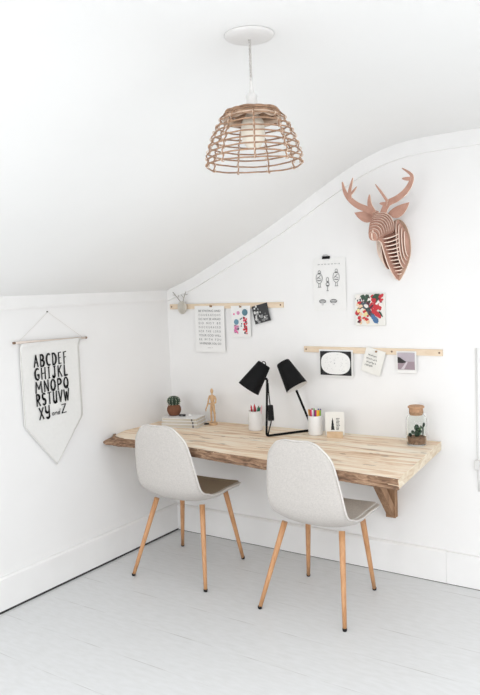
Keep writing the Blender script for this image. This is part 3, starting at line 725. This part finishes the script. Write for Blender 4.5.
# colourful character print
w, h = .145, .193
q = paper_root('art_print', .602, 1.420, w, h, math.radians(.3), -.0145, 'small white print with pink, teal and red columns pinned left of the dark photo', 'print', 'papers pinned to the rails')
cm = [flat('print_teal', (92, 132, 146)), flat('print_pink', (232, 96, 160)), flat('print_red', (214, 44, 60)), flat('print_dark', (44, 48, 66)), flat('print_blue', (110, 150, 170)), flat('print_lilac', (214, 150, 184))]
bm = bmesh.new()
def disc(bm, x, z, r, mi, y, n=12, sx=1):
    prism(bm, [(x+sx*r*math.cos(2*PI*k/n), y, z+r*math.sin(2*PI*k/n)) for k in range(n)], (0, .0003, 0), mi)
Y0 = -.0052
disc(bm, .034, .055, .021, 0, Y0); disc(bm, -.032, -.004, .018, 4, Y0); disc(bm, -.016, .052, .012, 5, Y0); disc(bm, -.048, .045, .006, 1, Y0)
for k in range(26):
    disc(bm, .036+random.uniform(-.012, .012), .028-random.uniform(0, .105), random.uniform(.004, .008), random.choice([2, 2, 3, 2, 1]), Y0-.0004-k*.00001, 7)
for k in range(24):
    disc(bm, -.032+random.uniform(-.014, .014), -.026-random.uniform(0, .052), random.uniform(.004, .008), random.choice([1, 5, 1, 3]), Y0-.0004-k*.00001, 7)
for k in range(8):
    disc(bm, .004+random.uniform(-.006, .006), .03-random.uniform(0, .07), .004, random.choice([3, 0, 3]), Y0-.0003-k*.00001, 6)
link_mesh('colour_print', bm, cm, q)
clip_on(q, 0, .090, .014, .009, tan_m)
# black and white photograph, tilted
w, h = .115, .112
q = paper_root('photo_print', .753, 1.466, w, h, math.radians(-12.5), -.0150, 'tilted black and white snapshot pinned over the right part of the rail near the corner', 'photo', 'papers pinned to the rails', m=flat('photo_dark', (52, 52, 54), .4))
bm = bmesh.new()
for k in range(34):
    x = random.uniform(-.050, .05); z = random.uniform(-.050, .05)
    if x > -.004 and random.random() < .55 or (x > .0 and z > .0): continue
    disc(bm, x, z, random.uniform(.004, .011), random.choice([0, 0, 1]), -.0047-k*.00001, 7, random.uniform(.6, 1.4))
for k in range(12): disc(bm, random.uniform(0, .05), random.uniform(-.045, -.005), .0035, 1, -.0047-k*.00001, 6)
link_mesh('photo_image', bm, [flat('photo_white', (214, 214, 212)), flat('photo_grey', (150, 150, 150))], q)
# ornament hanging at the rail's left end: ribbed pale body with twig antlers
orn = empty('mini_deer_head', (.160, -.036, 1.52)); orn.scale = (1.25, 1, 1.25); tag(orn, 'tiny pale ribbed deer-head ornament with twig antlers at the left end of the rail', 'ornament')
pale_orn = flat('pale_card', (224, 219, 208), .8); 
bm = bmesh.new(); prism(bm, [(-.006, .021, -.012), (.006, .021, -.012), (.006, .021, .014), (-.006, .021, .014)], (0, -.02, 0)); link_mesh('mount', bm, pale_orn, orn)
bm = bmesh.new()
for k in range(8):
    t = (k+.5)/8*2-1; rdd = math.sqrt(1-t*t*.92)
    prism(bm, [(t*.026-.0015, -.004+.020*rdd*math.cos(2*PI*j/16), -.004+.034*rdd*math.sin(2*PI*j/16)) for j in range(16)], (.003, 0, 0))
bx(bm, -.026, .026, -.006, .0, -.008, .002)
link_mesh('ribbed_body', bm, pale_orn, orn)
for s in (-1, 1):
    bm = bmesh.new(); tube(bm, catmull([(s*.008, -.004, .026), (s*.020-.006, -.004, .045), (s*.030-.01, -.004, .060), (s*.044-.014, -.004, .078)], 3), .0022, 6)
    tube(bm, [(s*.020-.006, -.004, .045), (s*.008-.01, -.004, .062)], .0016, 6); tube(bm, [(s*.030-.01, -.004, .060), (s*.050-.01, -.004, .064)], .0016, 6)
    link_mesh('antler', bm, flat('grey_twig', (172, 166, 158), .8), orn, smooth=True)

# poster with small drawings
w, h = .208, .300
q = paper_root('poster', 1.2165, 1.625, w, h, math.radians(.3), -.0035, 'white poster of small ink sketches clipped to the wall above the right rail', 'poster', None)
q.location.y = -.0040
bm = bmesh.new(); yy = -.0050
t_x = -.070
text_bm(bm, 'o o o o o o o', BACK, (t_x, yy, .112), .14, .006)
def sketch(bm, cx, cz, sc, kind):
    def ln(pts, wd=.0012):
        o_ = strip_poly([(cx+p[0]*sc, cz+p[1]*sc) for p in pts], [wd]*len(pts)); prism(bm, [(v.x, yy, v.y) for v in o_], (0, .0003, 0))
    def ring(x, z, rx, rz_, wd=.0012, n=14):
        for k in range(n):
            a, b = 2*PI*k/n, 2*PI*(k+1)/n
            ln([(x+rx*math.cos(a), z+rz_*math.sin(a)), (x+rx*math.cos(b), z+rz_*math.sin(b))], wd)
    if kind == 'bird':
        ring(0, 0, .020, .030); ring(.002, .036, .008, .009); ln([(-.012, -.012), (.012, -.014)], .0022); ln([(-.014, -.004), (.010, .018)], .0014); ln([(-.006, .026), (.008, .026)], .0028)
        ln([(-.010, .006), (.014, -.006)], .0011); ln([(-.004, -.03), (-.006, -.048)]); ln([(.006, -.03), (.006, -.048)]); ln([(-.010, -.050), (.012, -.050)], .0014)
    elif kind == 'small':
        ring(0, .018, .008, .012); ring(0, -.010, .010, .011, .0018); ln([(-.006, .006), (.008, .004)], .003); ln([(-.006, -.016), (.006, -.018)], .003); ln([(0, -.024), (-.002, -.044)]); ln([(-.008, -.046), (.006, -.046)], .0014)
    else:
        ring(0, 0, .021, .010, .0014); ln([(-.018, -.002), (.018, -.003)], .0014); ln([(-.012, .006), (.014, .005)], .0012); ln([(-.006, -.020), (.006, -.020)], .0010)
link_mesh('header_lettering', bm, grey_ink, q)
for sx_, sz_, kd in ((-.063, .036, 'bird'), (.045, .040, 'bird'), (-.010, .010, 'small'), (-.045, -.096, 'bowl'), (.025, -.096, 'bowl')):
    bm = bmesh.new(); sketch(bm, sx_, sz_, 1, kd); link_mesh('ink_sketch', bm, flat('charcoal_ink', (96, 96, 98)), q)
clip_on(q, -.018, .153, .046, .016, black_m)

# colourful canvas
cv = empty('abstract_canvas', (1.4665, -.001, 1.476)); tag(cv, 'small square canvas splashed with red, green and blue paint beneath the deer head', 'painting')
w = .174
bm = bmesh.new(); bx(bm, -w/2, w/2, -.020, 0, -w/2, w/2); link_mesh('canvas', bm, paper2_m, cv, bevel=.002)
pc = [('paint_red', (198, 44, 54)), ('paint_dark_green', (44, 72, 54)), ('paint_slate', (74, 82, 94)), ('paint_blue', (70, 112, 156)), ('paint_peach', (240, 206, 172)), ('paint_maroon', (92, 30, 48)), ('paint_yellow', (238, 222, 160)), ('paint_cream', (240, 234, 228))]
bm = bmesh.new(); cnt = [0]
def dab(x, z, l, wd, ang, mi):
    cnt[0] += 1; n = 10; l *= 1.3; wd *= 1.25; pts = []
    for k in range(n):
        a = 2*PI*k/n; rr2 = 1+random.uniform(-.25, .25); px, pz = l*math.cos(a)*rr2, wd*math.sin(a)*rr2
        pts.append((max(-w/2, min(w/2, x+px*math.cos(ang)-pz*math.sin(ang))), -.0203-cnt[0]*.00002, max(-w/2, min(w/2, z+px*math.sin(ang)+pz*math.cos(ang)))))
    prism(bm, pts, (0, .0003, 0), mi)
U = random.uniform
for i in range(44): dab(U(-.07, .0), U(.01, .075), U(.008, .02), U(.004, .009), U(0, 3), random.choice([1, 1, 2, 5, 7, 2]))
for i in range(44): dab(U(.005, .075), U(-.0, .08), U(.008, .018), U(.005, .010), U(0, 3), random.choice([0, 0, 0, 5, 7, 1]))
for i in range(14): dab(U(-.075, -.03), U(-.02, .06), U(.005, .013), U(.003, .007), U(0, 3), random.choice([5, 2, 0, 7, 4]))
for i in range(24): dab(U(-.075, -.01), U(-.07, -.0), U(.006, .014), U(.004, .009), U(0, 3), random.choice([4, 0, 4, 6, 0]))
for i in range(9): t = i/8; dab(-.03+.065*t, .028-.085*t, .016, .011, -.9, [2, 2, 2, 1, 2, 5, 2, 3, 3][i])
for i in range(4): dab(.028+.008*i, -.012-.006*i, .016, .010, -.7, 0)
dab(.036, -.062, .012, .009, -.9, 3); dab(.066, -.025, .016, .004, -1, 1); dab(-.065, -.065, .008, .007, 0, 5); dab(-.062, -.042, .009, .008, 0, 0); dab(-.02, .022, .008, .010, 1.2, 7)
link_mesh('paint_strokes', bm, [flat(a, b, .4) for a, b in pc], cv)

# oval print
w, h = .214, .155
q = paper_root('oval_print', 1.2475, 1.174, w, h, math.radians(.4), -.0150, 'wide print with a white oval on black pinned to the right rail', 'print', 'papers pinned to the rails')
bm = bmesh.new(); bx(bm, -.098, .098, -.0050, -.0046, -.069, .069, 0)
def sup(t, a, b, n): c, s = math.cos(t), math.sin(t); return (a*abs(c)**(2/n)*(1 if c > 0 else -1), b*abs(s)**(2/n)*(1 if s > 0 else -1))
prism(bm, [(sup(2*PI*k/40, .092, .064, 2.6)[0], -.0054, sup(2*PI*k/40, .092, .064, 2.6)[1]) for k in range(40)], (0, .0003, 0), 1)
for k in range(46):
    x = random.uniform(-.072, .072); z = random.uniform(-.050, .050); l = random.uniform(.004, .012)
    if (x/.085)**2+(z/.06)**2 < 1: prism(bm, [(x, -.0056, z), (x+l, -.0056, z+.001), (x+l, -.0056, z+.0025), (x, -.0056, z+.0012)], (0, .0001, 0), 2)
disc(bm, -.006, 0, .004, 2, -.0057)
link_mesh('oval_picture', bm, [ink_m, paper_m, flat('pale_grey_lines', (196, 196, 196))], q)
# tilted handwritten note
w, h = .118, .140
q = paper_root('note_card', 1.477, 1.190, w, h, math.radians(16), -.0160, 'tilted white card with handwriting pinned between oval print and square photo', 'card', 'papers pinned to the rails', m=paper2_m)
bm = bmesh.new()
for (s, x, z, w_) in (('so much', -.040, .020, .055), ('love to you', -.044, -.002, .074), ('always', -.034, -.022, .050)):
    pass
for i, (x, z, w_) in enumerate(((-.036, .030, .050), (-.044, .010, .066), (-.036, -.010, .058), (-.042, -.028, .046))):
    pts = []; n = 22
    for k in range(n+1): pts.append((x+w_*k/n, z+.0045*math.sin(k*1.9+i)+.0015*math.sin(k*.7)))
    for k in range(n):
        if (k+i) % 7 == 6: continue
        o_ = strip_poly(pts[k:k+2], [.0009, .0009]); prism(bm, [(v.x, -.0054, v.y) for v in o_], (0, .0003, 0))
link_mesh('handwriting', bm, flat('pencil_grey', (110, 108, 108)), q)
pin(q, .004, .058, tan_m, w, h)
# square instant photo
w, h = .112, .118
q = paper_root('photo_print', 1.669, 1.190, w, h, math.radians(0), -.0155, 'small square beach photo with dark headland pinned near the right end of the right rail', 'photo', 'papers pinned to the rails')
bm = bmesh.new(); yy = -.0050
bx(bm, -.048, .048, yy, yy+.0003, -.040, .052, 0)
bx(bm, -.048, .048, yy-.0003, yy, -.040, .004, 1)
prism(bm, [(-.048, yy-.0007, -.004), (-.048, yy-.0007, .028), (-.034, yy-.0007, .026), (-.016, yy-.0007, .013), (.006, yy-.0007, .000), (-.02, yy-.0007, -.005)], (0, .0003, 0), 2)
prism(bm, [(-.030, yy-.0008, -.038), (.000, yy-.0008, .002), (.010, yy-.0008, .002), (-.012, yy-.0008, -.038)], (0, .0003, 0), 3)
link_mesh('photo_image', bm, [flat('sky_grey', (186, 176, 184)), flat('sand_mauve', (160, 142, 150)), flat('headland', (42, 38, 40)), flat('foam', (206, 196, 202))], q)

# ------------------------------------------------------------------ plywood deer head
DX, DZ = 1.60, 1.80
deer = empty('deer_head', (DX, 0, DZ)); tag(deer, 'pink-brown slotted plywood stag head with antlers mounted high on the back wall', 'wall decoration')
dm = [ply_m, edge_m]
def leafpts(n=28):
    out = []
    for k in range(n):
        a = 2*PI*k/n; x = .034+.070*math.sin(a); z = math.cos(a)
        z = z*(.155 if z > 0 else .172)
        if z < 0: x = .034+(x-.034)*(1-(abs(z)/.172)**2.2*.62)
        out.append((x, z))
    return out
bm = bmesh.new(); prism(bm, [(x, -.0005, z) for x, z in leafpts()], (0, -.008, 0), 0, 1); link_mesh('backplate', bm, [mat('light_backplate_ply', (205, 172, 150), .7), edge_m], deer)
# central profile plate (y,z)
prof = [(-.009, .135), (-.05, .142), (-.095, .158), (-.128, .182), (-.150, .185), (-.170, .170), (-.190, .145), (-.225, .112), (-.258, .088), (-.272, .070), (-.272, .050), (-.258, .038), (-.225, .036), (-.190, .040), (-.165, .028), (-.150, -.005), (-.130, -.045), (-.105, -.090), (-.070, -.130), (-.035, -.160), (-.009, -.170)]
def skew(y): return .034*max(0, 1+y/.19)
def shear(bm):
    for v in bm.verts: v.co.x += skew(v.co.y)
bm = bmesh.new(); prism(bm, [(-.003, y, z) for y, z in prof], (.006, 0, 0), 0, 1); shear(bm); link_mesh('profile_plate', bm, dm, deer)
# face slices stacked along the muzzle
bm = bmesh.new()
def plate(bm, c, ax_u, ax_v, ru, rv, n_dir, th=.0055, n=22, sq=2.3):
    pts = []
    for k in range(n):
        a = 2*PI*k/n; u, v = sup(a, ru, rv, sq); pts.append(Vector(c)+Vector(ax_u)*u+Vector(ax_v)*v)
    nd = Vector(n_dir).normalized(); prism(bm, [p-nd*th/2 for p in pts], nd*th, 0, 1)
nz_ = Vector((0, -1, -.55)).normalized(); vz = Vector((0, -.55, 1)).normalized()
for k in range(9):
    t = k/8; y = -.258+.125*t; z = .058+.066*t+.008*math.sin(PI*t)
    plate(bm, (0, y, z), (1, 0, 0), vz, .022+.040*t**.8, .024+.044*t**.9, nz_)
link_mesh('face_slices', bm, dm, deer)
# neck slices: rungs down the throat and chest
bm = bmesh.new()
for k in range(11):
    t = k/10
    z = .060-.205*t; yf = -.160+.130*t**1.15; yb = -.010
    ln = (yb-yf)/2; hw = .044+.016*math.sin(PI*min(1, t*.9+.1))-.022*t
    ax = Vector((0, 1, .35)).normalized(); plate(bm, (.012, (yf+yb)/2-.003, z+.012), (1, 0, 0), ax, hw-.010, ln*.98, ax.cross(Vector((1, 0, 0))), n=20, sq=2.6)
shear(bm); link_mesh('neck_slices', bm, dm, deer)
# flank layers either side, contour plates parallel to the middle one
for s in (-1, 1):
    bm = bmesh.new()
    for k in range(4):
        x0 = s*(.042+.011*k); sc = 1-.16*k
        pts = []
        for j in range(24):
            a = 2*PI*j/24; u, v = sup(a, .040*sc, .128*sc, 2)
            tilt = .20
            y = -.058 + u*math.cos(tilt)-v*math.sin(tilt)*1.0 + .012*math.sin(3*a)*sc*.3; z = .018 + v*math.cos(tilt)+u*math.sin(tilt)
            pts.append((x0, min(-.010, y), z))
        prism(bm, pts, (s*.005, 0, 0), 0, 1)
    shear(bm); link_mesh('flank_layers', bm, dm, deer)
# ears
def world_px(pts, y): return pts
for s in (-1, 1):
    bm = bmesh.new(); e0 = Vector((s*.032, -.135, .178)); e1 = Vector((s*.155, -.150, .222)) if s > 0 else Vector((s*.150, -.150, .198))
    d = e1-e0; nrm = Vector((-d.z*s, 0, d.x*s)).normalized(); pts = []
    for k in range(9): t = k/8; pts.append(e0+d*t+nrm*.034*math.sin(PI*t**.8)*.35)
    for k in range(8, -1, -1): t = k/8; pts.append(e0+d*t-nrm*.046*math.sin(PI*t**.75)**.8)
    pp = [pts[0]]
    for p in pts[1:]:
        if (p-pp[-1]).length > 1e-4: pp.append(p)
    if (pp[0]-pp[-1]).length < 1e-4: pp.pop()
    prism(bm, pp, (0, .006, .0), 0, 1); link_mesh('ear', bm, dm, deer)
# antlers: beams and tines cut from flat sheet
def antler(strokes, y0, name='antler'):
    bm = bmesh.new()
    for i, (pts, w0, w1) in enumerate(strokes):
        P = catmull([(a-DX, b-DZ, 0) for a, b in pts], 5); n = len(P)
        poly = strip_poly([(p.x, p.y) for p in P], [(w0-w1)*(1-(k/(n-1))**3)+w1 for k in range(n)])
        prism(bm, [(v.x, y0-.004*i, v.y) for v in poly], (0, -.0075, 0), 0, 1)
    return link_mesh(name, bm, dm, deer)
antler([([(1.583, 1.975), (1.530, 2.005), (1.470, 2.035), (1.425, 2.075), (1.400, 2.115), (1.388, 2.165)], .0165, .003),
        ([(1.432, 2.07), (1.432, 2.115), (1.452, 2.180)], .010, .001), ([(1.440, 2.095), (1.475, 2.130)], .006, .001),
        ([(1.570, 1.985), (1.546, 2.030), (1.547, 2.082)], .013, .001)], -.150)
antler([([(1.612, 1.975), (1.640, 2.025), (1.690, 2.045), (1.735, 2.075), (1.765, 2.115), (1.770, 2.155), (1.722, 2.195)], .0165, .002),
        ([(1.768, 2.135), (1.722, 2.142)], .010, .001),
        ([(1.640, 2.022), (1.600, 2.030)], .010, .001), ([(1.645, 2.035), (1.612, 2.085), (1.580, 2.130)], .0065, .001)], -.150)
bm = bmesh.new(); bx(bm, -.030, .030, -.158, -.140, .160, .182); link_mesh('antler_mount', bm, ply_m, deer)

# ------------------------------------------------------------------ alphabet banner on the left wall
bn = empty('alphabet_banner', (0, -1.03, 1.38)); tag(bn, 'off-white pointed fabric banner lettered with the alphabet hanging on the left wall', 'banner')
bo = Vector((0, -1.03, 1.38))
bm = bmesh.new(); tube(bm, [Vector((.018, -1.262, 1.386))-bo, Vector((.018, -.770, 1.375))-bo], .0065, 12); rd = link_mesh('dowel', bm, rod_m, bn, smooth=True)
for y in (-1.262, -.770):
    bm = bmesh.new(); z = 1.386 if y < -1 else 1.375; s = -1 if y < -1 else 1
    lathe(bm, [(0, 0), (.0068, 0), (.0068, .012), (0, .013)], 12, mtx=Matrix.Translation(Vector((.018, y, z))-bo) @ Matrix.Rotation(-s*PI/2, 4, 'X')); link_mesh('dowel_tip', bm, rod_end_m, rd)
bm = bmesh.new(); tube(bm, [Vector(p)-bo for p in ((.018, -1.235, 1.393), (.006, -1.022, 1.537), (.018, -.795, 1.383))], .0011, 6); link_mesh('hanging_string', bm, string_m, bn)
bm = bmesh.new(); lathe(bm, [(0, 0), (.004, 0), (.003, .006), (0, .007)], 10, mtx=Matrix.Translation(Vector((.0005, -1.022, 1.538))-bo) @ Matrix.Rotation(PI/2, 4, 'Y')); link_mesh('nail', bm, metal_m, bn)
bm = bmesh.new(); NJ, NI = 30, 20; g = []
for j in range(NJ+1):
    t = j/NJ; z = 1.379-t*(1.379-.685); row = []
    yl, yr = -1.232, -.815
    zc = .93
    if z < zc:
        k = (zc-z)/(zc-.685); yl2, yr2 = yl+(-1.028-yl)*k, yr+(-1.028-yr)*k
    else: yl2, yr2 = yl, yr
    for i in range(NI+1):
        y = yl2+(yr2-yl2)*i/NI + .0
        row.append(bm.verts.new((.0115+.0012*math.sin(i*.6+j*.08)*t*(1-t) + (.0 if j else .012) + .011*max(0, 1-t*12), y-bo.y, z-bo.z)))
    g.append(row)
for j in range(NJ):
    for i in range(NI):
        try: bm.faces.new((g[j][i], g[j][i+1], g[j+1][i+1], g[j+1][i]))
        except ValueError: pass
bmesh.ops.remove_doubles(bm, verts=bm.verts[:], dist=1e-5)
o = link_mesh('fabric', bm, cloth_m, bn, smooth=True); md = o.modifiers.new('s', 'SOLIDIFY'); md.thickness = .0016; md.offset = 0
hem_p = [(-1.228, 1.37), (-1.228, .932), (-1.028, .690), (-.819, .932), (-.819, 1.37)]
bm = bmesh.new(); tube(bm, [Vector((.0145, y, z))-bo for y, z in hem_p], .0014, 6); link_mesh('hem', bm, string_m, bn)
# hand-drawn brush capitals as strokes on a 0..1 x 0..1 cell
def arc(cx, cy, rx, ry, a0, a1, n=9): return [(cx+rx*math.cos(math.radians(a0+(a1-a0)*k/n)), cy+ry*math.sin(math.radians(a0+(a1-a0)*k/n))) for k in range(n+1)]
G = {
 'A': [[(.05, -.02), (.5, 1)], [(.5, 1), (.88, .0)], [(.2, .35), (.82, .38)]],
 'B': [[(.15, 0), (.15, 1)], [(.1, .98)]+arc(.35, .75, .4, .24, 80, -80)+[(.15, .52)], [(.15, .52)]+arc(.4, .26, .48, .27, 80, -85)+[(.1, 0)]],
 'C': [arc(.6, .5, .5, .5, 55, 300)],
 'D': [[(.15, 0), (.15, 1)], [(.05, .98)]+arc(.3, .5, .6, .5, 80, -80)+[(.1, .0)]],
 'E': [[(.2, 0), (.2, 1)], [(.2, .98), (.85, 1.02)], [(.2, .52), (.7, .55)], [(.2, .02), (.85, .04)]],
 'F': [[(.2, -.04), (.2, 1)], [(.15, .98), (.85, 1.03)], [(.2, .52), (.7, .56)]],
 'G': [arc(.6, .5, .5, .5, 60, 290), [(.86, .1), (.86, .45), (.55, .43)]],
 'H': [[(.12, 0), (.12, 1)], [(.85, -.02), (.85, 1.02)], [(.12, .48), (.85, .54)]],
 'I': [[(.5, 0), (.5, 1)], [(.2, .98), (.8, 1.0)], [(.2, .0), (.8, .02)]],
 'J': [[(.7, 1), (.7, .3)]+arc(.42, .25, .28, .25, 0, -170), [(.4, .98), (.95, 1.02)]],
 'K': [[(.15, 0), (.15, 1)], [(.85, 1.02), (.18, .45)], [(.35, .55), (.92, -.02)]],
 'L': [[(.2, 1), (.2, .03), (.92, .06)]],
 'M': [[(.05, -.02), (.15, 1)], [(.15, 1), (.5, .3), (.85, 1)], [(.85, 1), (.95, -.04)]],
 'N': [[(.12, 0), (.12, 1)], [(.12, 1), (.85, 0)], [(.85, 0), (.85, 1.05)]],
 'O': [arc(.5, .5, .42, .5, 90, 450, 16)],
 'P': [[(.15, -.04), (.15, 1)], [(.1, .98)]+arc(.35, .72, .48, .27, 80, -80)+[(.15, .45)]],
 'Q': [arc(.5, .52, .42, .48, 90, 450, 16), [(.5, .25), (.95, -.08)]],
 'R': [[(.15, -.02), (.15, 1)], [(.1, .98)]+arc(.35, .74, .45, .25, 80, -80)+[(.15, .49)], [(.35, .5), (.92, -.02)]],
 'S': [arc(.52, .74, .36, .26, 40, 270, 9)+arc(.48, .26, .38, .25, 90, -140, 9)],
 'T': [[(.5, 0), (.5, 1)], [(.05, .98), (.95, 1.02)]],
 'U': [[(.12, 1), (.12, .3)]+arc(.48, .28, .36, .28, 180, 360)+[(.84, 1.02)], [(.84, .4), (.88, 0)]],
 'V': [[(.05, 1), (.48, 0)], [(.48, 0), (.92, 1.03)]],
 'W': [[(.03, 1), (.27, 0)], [(.27, 0), (.5, .8)], [(.5, .8), (.72, 0)], [(.72, 0), (.97, 1.03)]],
 'X': [[(.08, 1), (.9, 0)], [(.88, 1.02), (.08, -.02)]],
 'Y': [[(.1, 1), (.15, .62)]+arc(.46, .62, .32, .2, 180, 330), [(.86, 1.02), (.84, .3)]+arc(.52, .12, .32, .2, 0, -150)],
 'Z': [[(.1, .95), (.88, 1.0)], [(.88, 1.0), (.12, .02)], [(.12, .02), (.95, .06)]],
 'a': [arc(.45, .4, .35, .36, 30, 350, 12), [(.8, .8), (.8, .15), (1, .05)]],
 'n': [[(.1, 0), (.15, .75)], [(.15, .4)]+arc(.5, .42, .33, .33, 150, 0)+[(.85, .1), (1, .05)]],
 'd': [arc(.45, .35, .35, .33, 30, 350, 12), [(.85, 1.5), (.8, .15), (1, .05)]]}
bm = bmesh.new(); XS = .0165
def glyph(bm, c, y, z, w_, h_, th, tilt=.0):
    for st in G[c]:
        P = []
        for k, (a, b) in enumerate(st): P.append((y+a*w_+b*h_*tilt, z+b*h_))
        n = len(P)
        vert = abs(P[-1][1]-P[0][1]) > abs(P[-1][0]-P[0][0])*1.3 or n > 4
        ww = th if vert else th*.62
        for k in range(n-1):
            t0, t1 = k/(n-1), (k+1)/(n-1)
            q0 = Vector(P[k]); q1 = Vector(P[k+1]); d = (q1-q0)
            if d.length < 1e-6: continue
            d.normalize(); e_ = ww*.35; poly = strip_poly([tuple(q0-d*e_), tuple(q1+d*e_)], [ww*(.75+.35*math.sin(PI*t0)), ww*(.75+.35*math.sin(PI*t1))])
            prism(bm, [(XS-bo.x, v.x-bo.y, v.y-bo.z) for v in poly], (.0003, 0, 0))
rows_ = [('ABCDEF', 1.245, .063), ('GHIJKL', 1.174, .061), ('MNOPQ', 1.104, .059), ('RSTUVW', 1.033, .062)]
YL, YR = -1.147, -.915
for s, z, hh in rows_:
    n = len(s); wc = {'I': .6, 'M': 1.35, 'W': 1.3, 'J': .85, 'L': .85, 'F': .85, 'E': .85}; tot = sum(wc.get(c, 1) for c in s); unit = (YR-YL)/(tot+.36*(n-1)); y = YL
    for i, c in enumerate(s):
        glyph(bm, c, y, z, unit*wc.get(c, 1), hh, .0056); y += unit*(wc.get(c, 1)+.36)
glyph(bm, 'X', -1.134, .957, .034, .062, .0056); glyph(bm, 'Y', -1.092, .961, .034, .062, .0056)
for i, c in enumerate('and'): glyph(bm, c, -1.046+i*.020, .965, .017, .020, .0019, .2)
glyph(bm, 'Z', -.978, .966, .038, .050, .0054)
link_mesh('alphabet_lettering', bm, ink_m, bn)

# ------------------------------------------------------------------ white cable with inline switch on the back wall
cb = empty('wall_cable', (2.037, 0, 1.12)); tag(cb, 'thin white cable with inline switch running down the back wall at the right', 'cable')
bm = bmesh.new(); tube(bm, [(0, -.006, .15), (0, -.006, -.40), (.001, -.006, -.50), (.004, -.006, -.595)], .0035, 8); link_mesh('cord', bm, plastic_m, cb, smooth=True)
bm = bmesh.new(); bx(bm, -.014, .014, -.022, -.0005, -.480, -.430); link_mesh('switch', bm, plastic_m, cb, bevel=.004)

# ------------------------------------------------------------------ rattan pendant
PX_, PY_ = 1.91, -1.83
pd = empty('pendant_lamp', (PX_, PY_, 2.361)); tag(pd, 'open rattan dome pendant lamp hanging from the ceiling on a twisted cord', 'lamp')
ZC = 2.361
bm = bmesh.new(); lathe(bm, [(0, -.0005), (.0735, -.0005), (.0735, -.003), (.068, -.009), (.045, -.013), (.012, -.015), (0, -.015)], 40); link_mesh('canopy', bm, plastic_m, pd, smooth=True)
for s in (0, PI):
    bm = bmesh.new(); pts = []
    for k in range(90):
        t = k/89; z = -.014-t*.120; a = t*2*PI*7+s; pts.append((.0025*math.cos(a), .0025*math.sin(a), z))
    tube(bm, pts, .0017, 6); link_mesh('twisted_cord', bm, braid_m, pd, smooth=True)
bm = bmesh.new(); lathe(bm, [(0, -.122), (.003, -.124), (.005, -.150), (.0085, -.168), (.013, -.173), (.0165, -.176), (.0165, -.218), (.013, -.224), (0, -.224)], 24); link_mesh('socket', bm, plastic_m, pd, smooth=True)
bm = bmesh.new(); lathe(bm, [(0, -.224), (.014, -.225), (.022, -.234), (.033, -.252), (.0365, -.280), (.034, -.305), (.021, -.324), (0, -.331)], 28); link_mesh('light_bulb', bm, bulb_m, pd, smooth=True)
bas = empty('shade', (0, 0, 0)); bas.parent = pd
zt, zb = 2.134-ZC, 1.984-ZC
def rad(t): return interp([(0, .083), (.12, .095), (.3, .110), (.5, .124), (.7, .134), (.87, .140), (1, .141)], t)
for k in range(9):
    t = k/8; z = zt+(zb-zt)*t; R0 = rad(t); ph = random.uniform(0, 6)
    for dz_ in ((0, ) if k not in (0,) else (0, .006)):
        bm = bmesh.new(); n = 64
        tube(bm, [((R0+.0015*math.sin(14*2*PI*j/n+k*PI))*math.cos(2*PI*j/n), (R0+.0015*math.sin(14*2*PI*j/n+k*PI))*math.sin(2*PI*j/n), z-dz_+.0016*math.sin(3*2*PI*j/n+ph)) for j in range(n)], .0024, 6, closed=True)
        o = link_mesh('hoop', bm, rattan_m, bas, smooth=True)
for k in range(9):
    a = 2*PI*(k+.35)/9+.18; bm = bmesh.new(); pts = []
    for j in range(12):
        t = j/11; r_ = rad(t)+(.0045 if (j % 2) else -.0035); pts.append((r_*math.cos(a+.01*math.sin(t*6)), r_*math.sin(a), zt+(zb-zt)*t-(.004 if j == 11 else 0)))
    tube(bm, pts, .0023, 6); link_mesh('rib', bm, rattan_m, bas, smooth=True)
    bm = bmesh.new()
    for j in range(1, 9):
        t = j/8; c = Vector((rad(t)*math.cos(a), rad(t)*math.sin(a), zt+(zb-zt)*t)); tt = Vector((-math.sin(a), math.cos(a), 0)); rv = Vector((math.cos(a), math.sin(a), 0))
        d = (tt*.5+upv).normalized(); e_ = rv
        tube(bm, [c+(d*math.cos(q_)*.0060+e_*math.sin(q_)*.0060)+tt*.004*(q_/PI-1) for q_ in [2*PI*i/10 for i in range(10)]], .0013, 5)
    link_mesh('binding', bm, rattan_lite, bas, smooth=True)
# woven top ring: spiral of cane from the socket hole out to the rim, and a scalloped skirt just beneath
bm = bmesh.new(); pts = []
for k in range(420):
    t = k/419; a = t*2*PI*11; r_ = .022+(.082-.022)*t; pts.append((r_*math.cos(a), r_*math.sin(a), zt+.004+.0016*math.sin(a*6.5)+.006*(1-t)))
tube(bm, pts, .0032, 5); link_mesh('woven_top', bm, rattan_m, bas, smooth=True)
bm = bmesh.new(); n = 96; ra, rb = [], []
for j in range(n):
    a = 2*PI*j/n; d = .016+.007*abs(math.sin(a*5))
    ra.append(bm.verts.new((.081*math.cos(a), .081*math.sin(a), zt))); rb.append(bm.verts.new((.087*math.cos(a), .087*math.sin(a), zt-d)))
for j in range(n): bm.faces.new((ra[j], ra[(j+1) % n], rb[(j+1) % n], rb[j]))
o = link_mesh('scalloped_band', bm, rattan_lite, bas, smooth=True); md = o.modifiers.new('s', 'SOLIDIFY'); md.thickness = .003
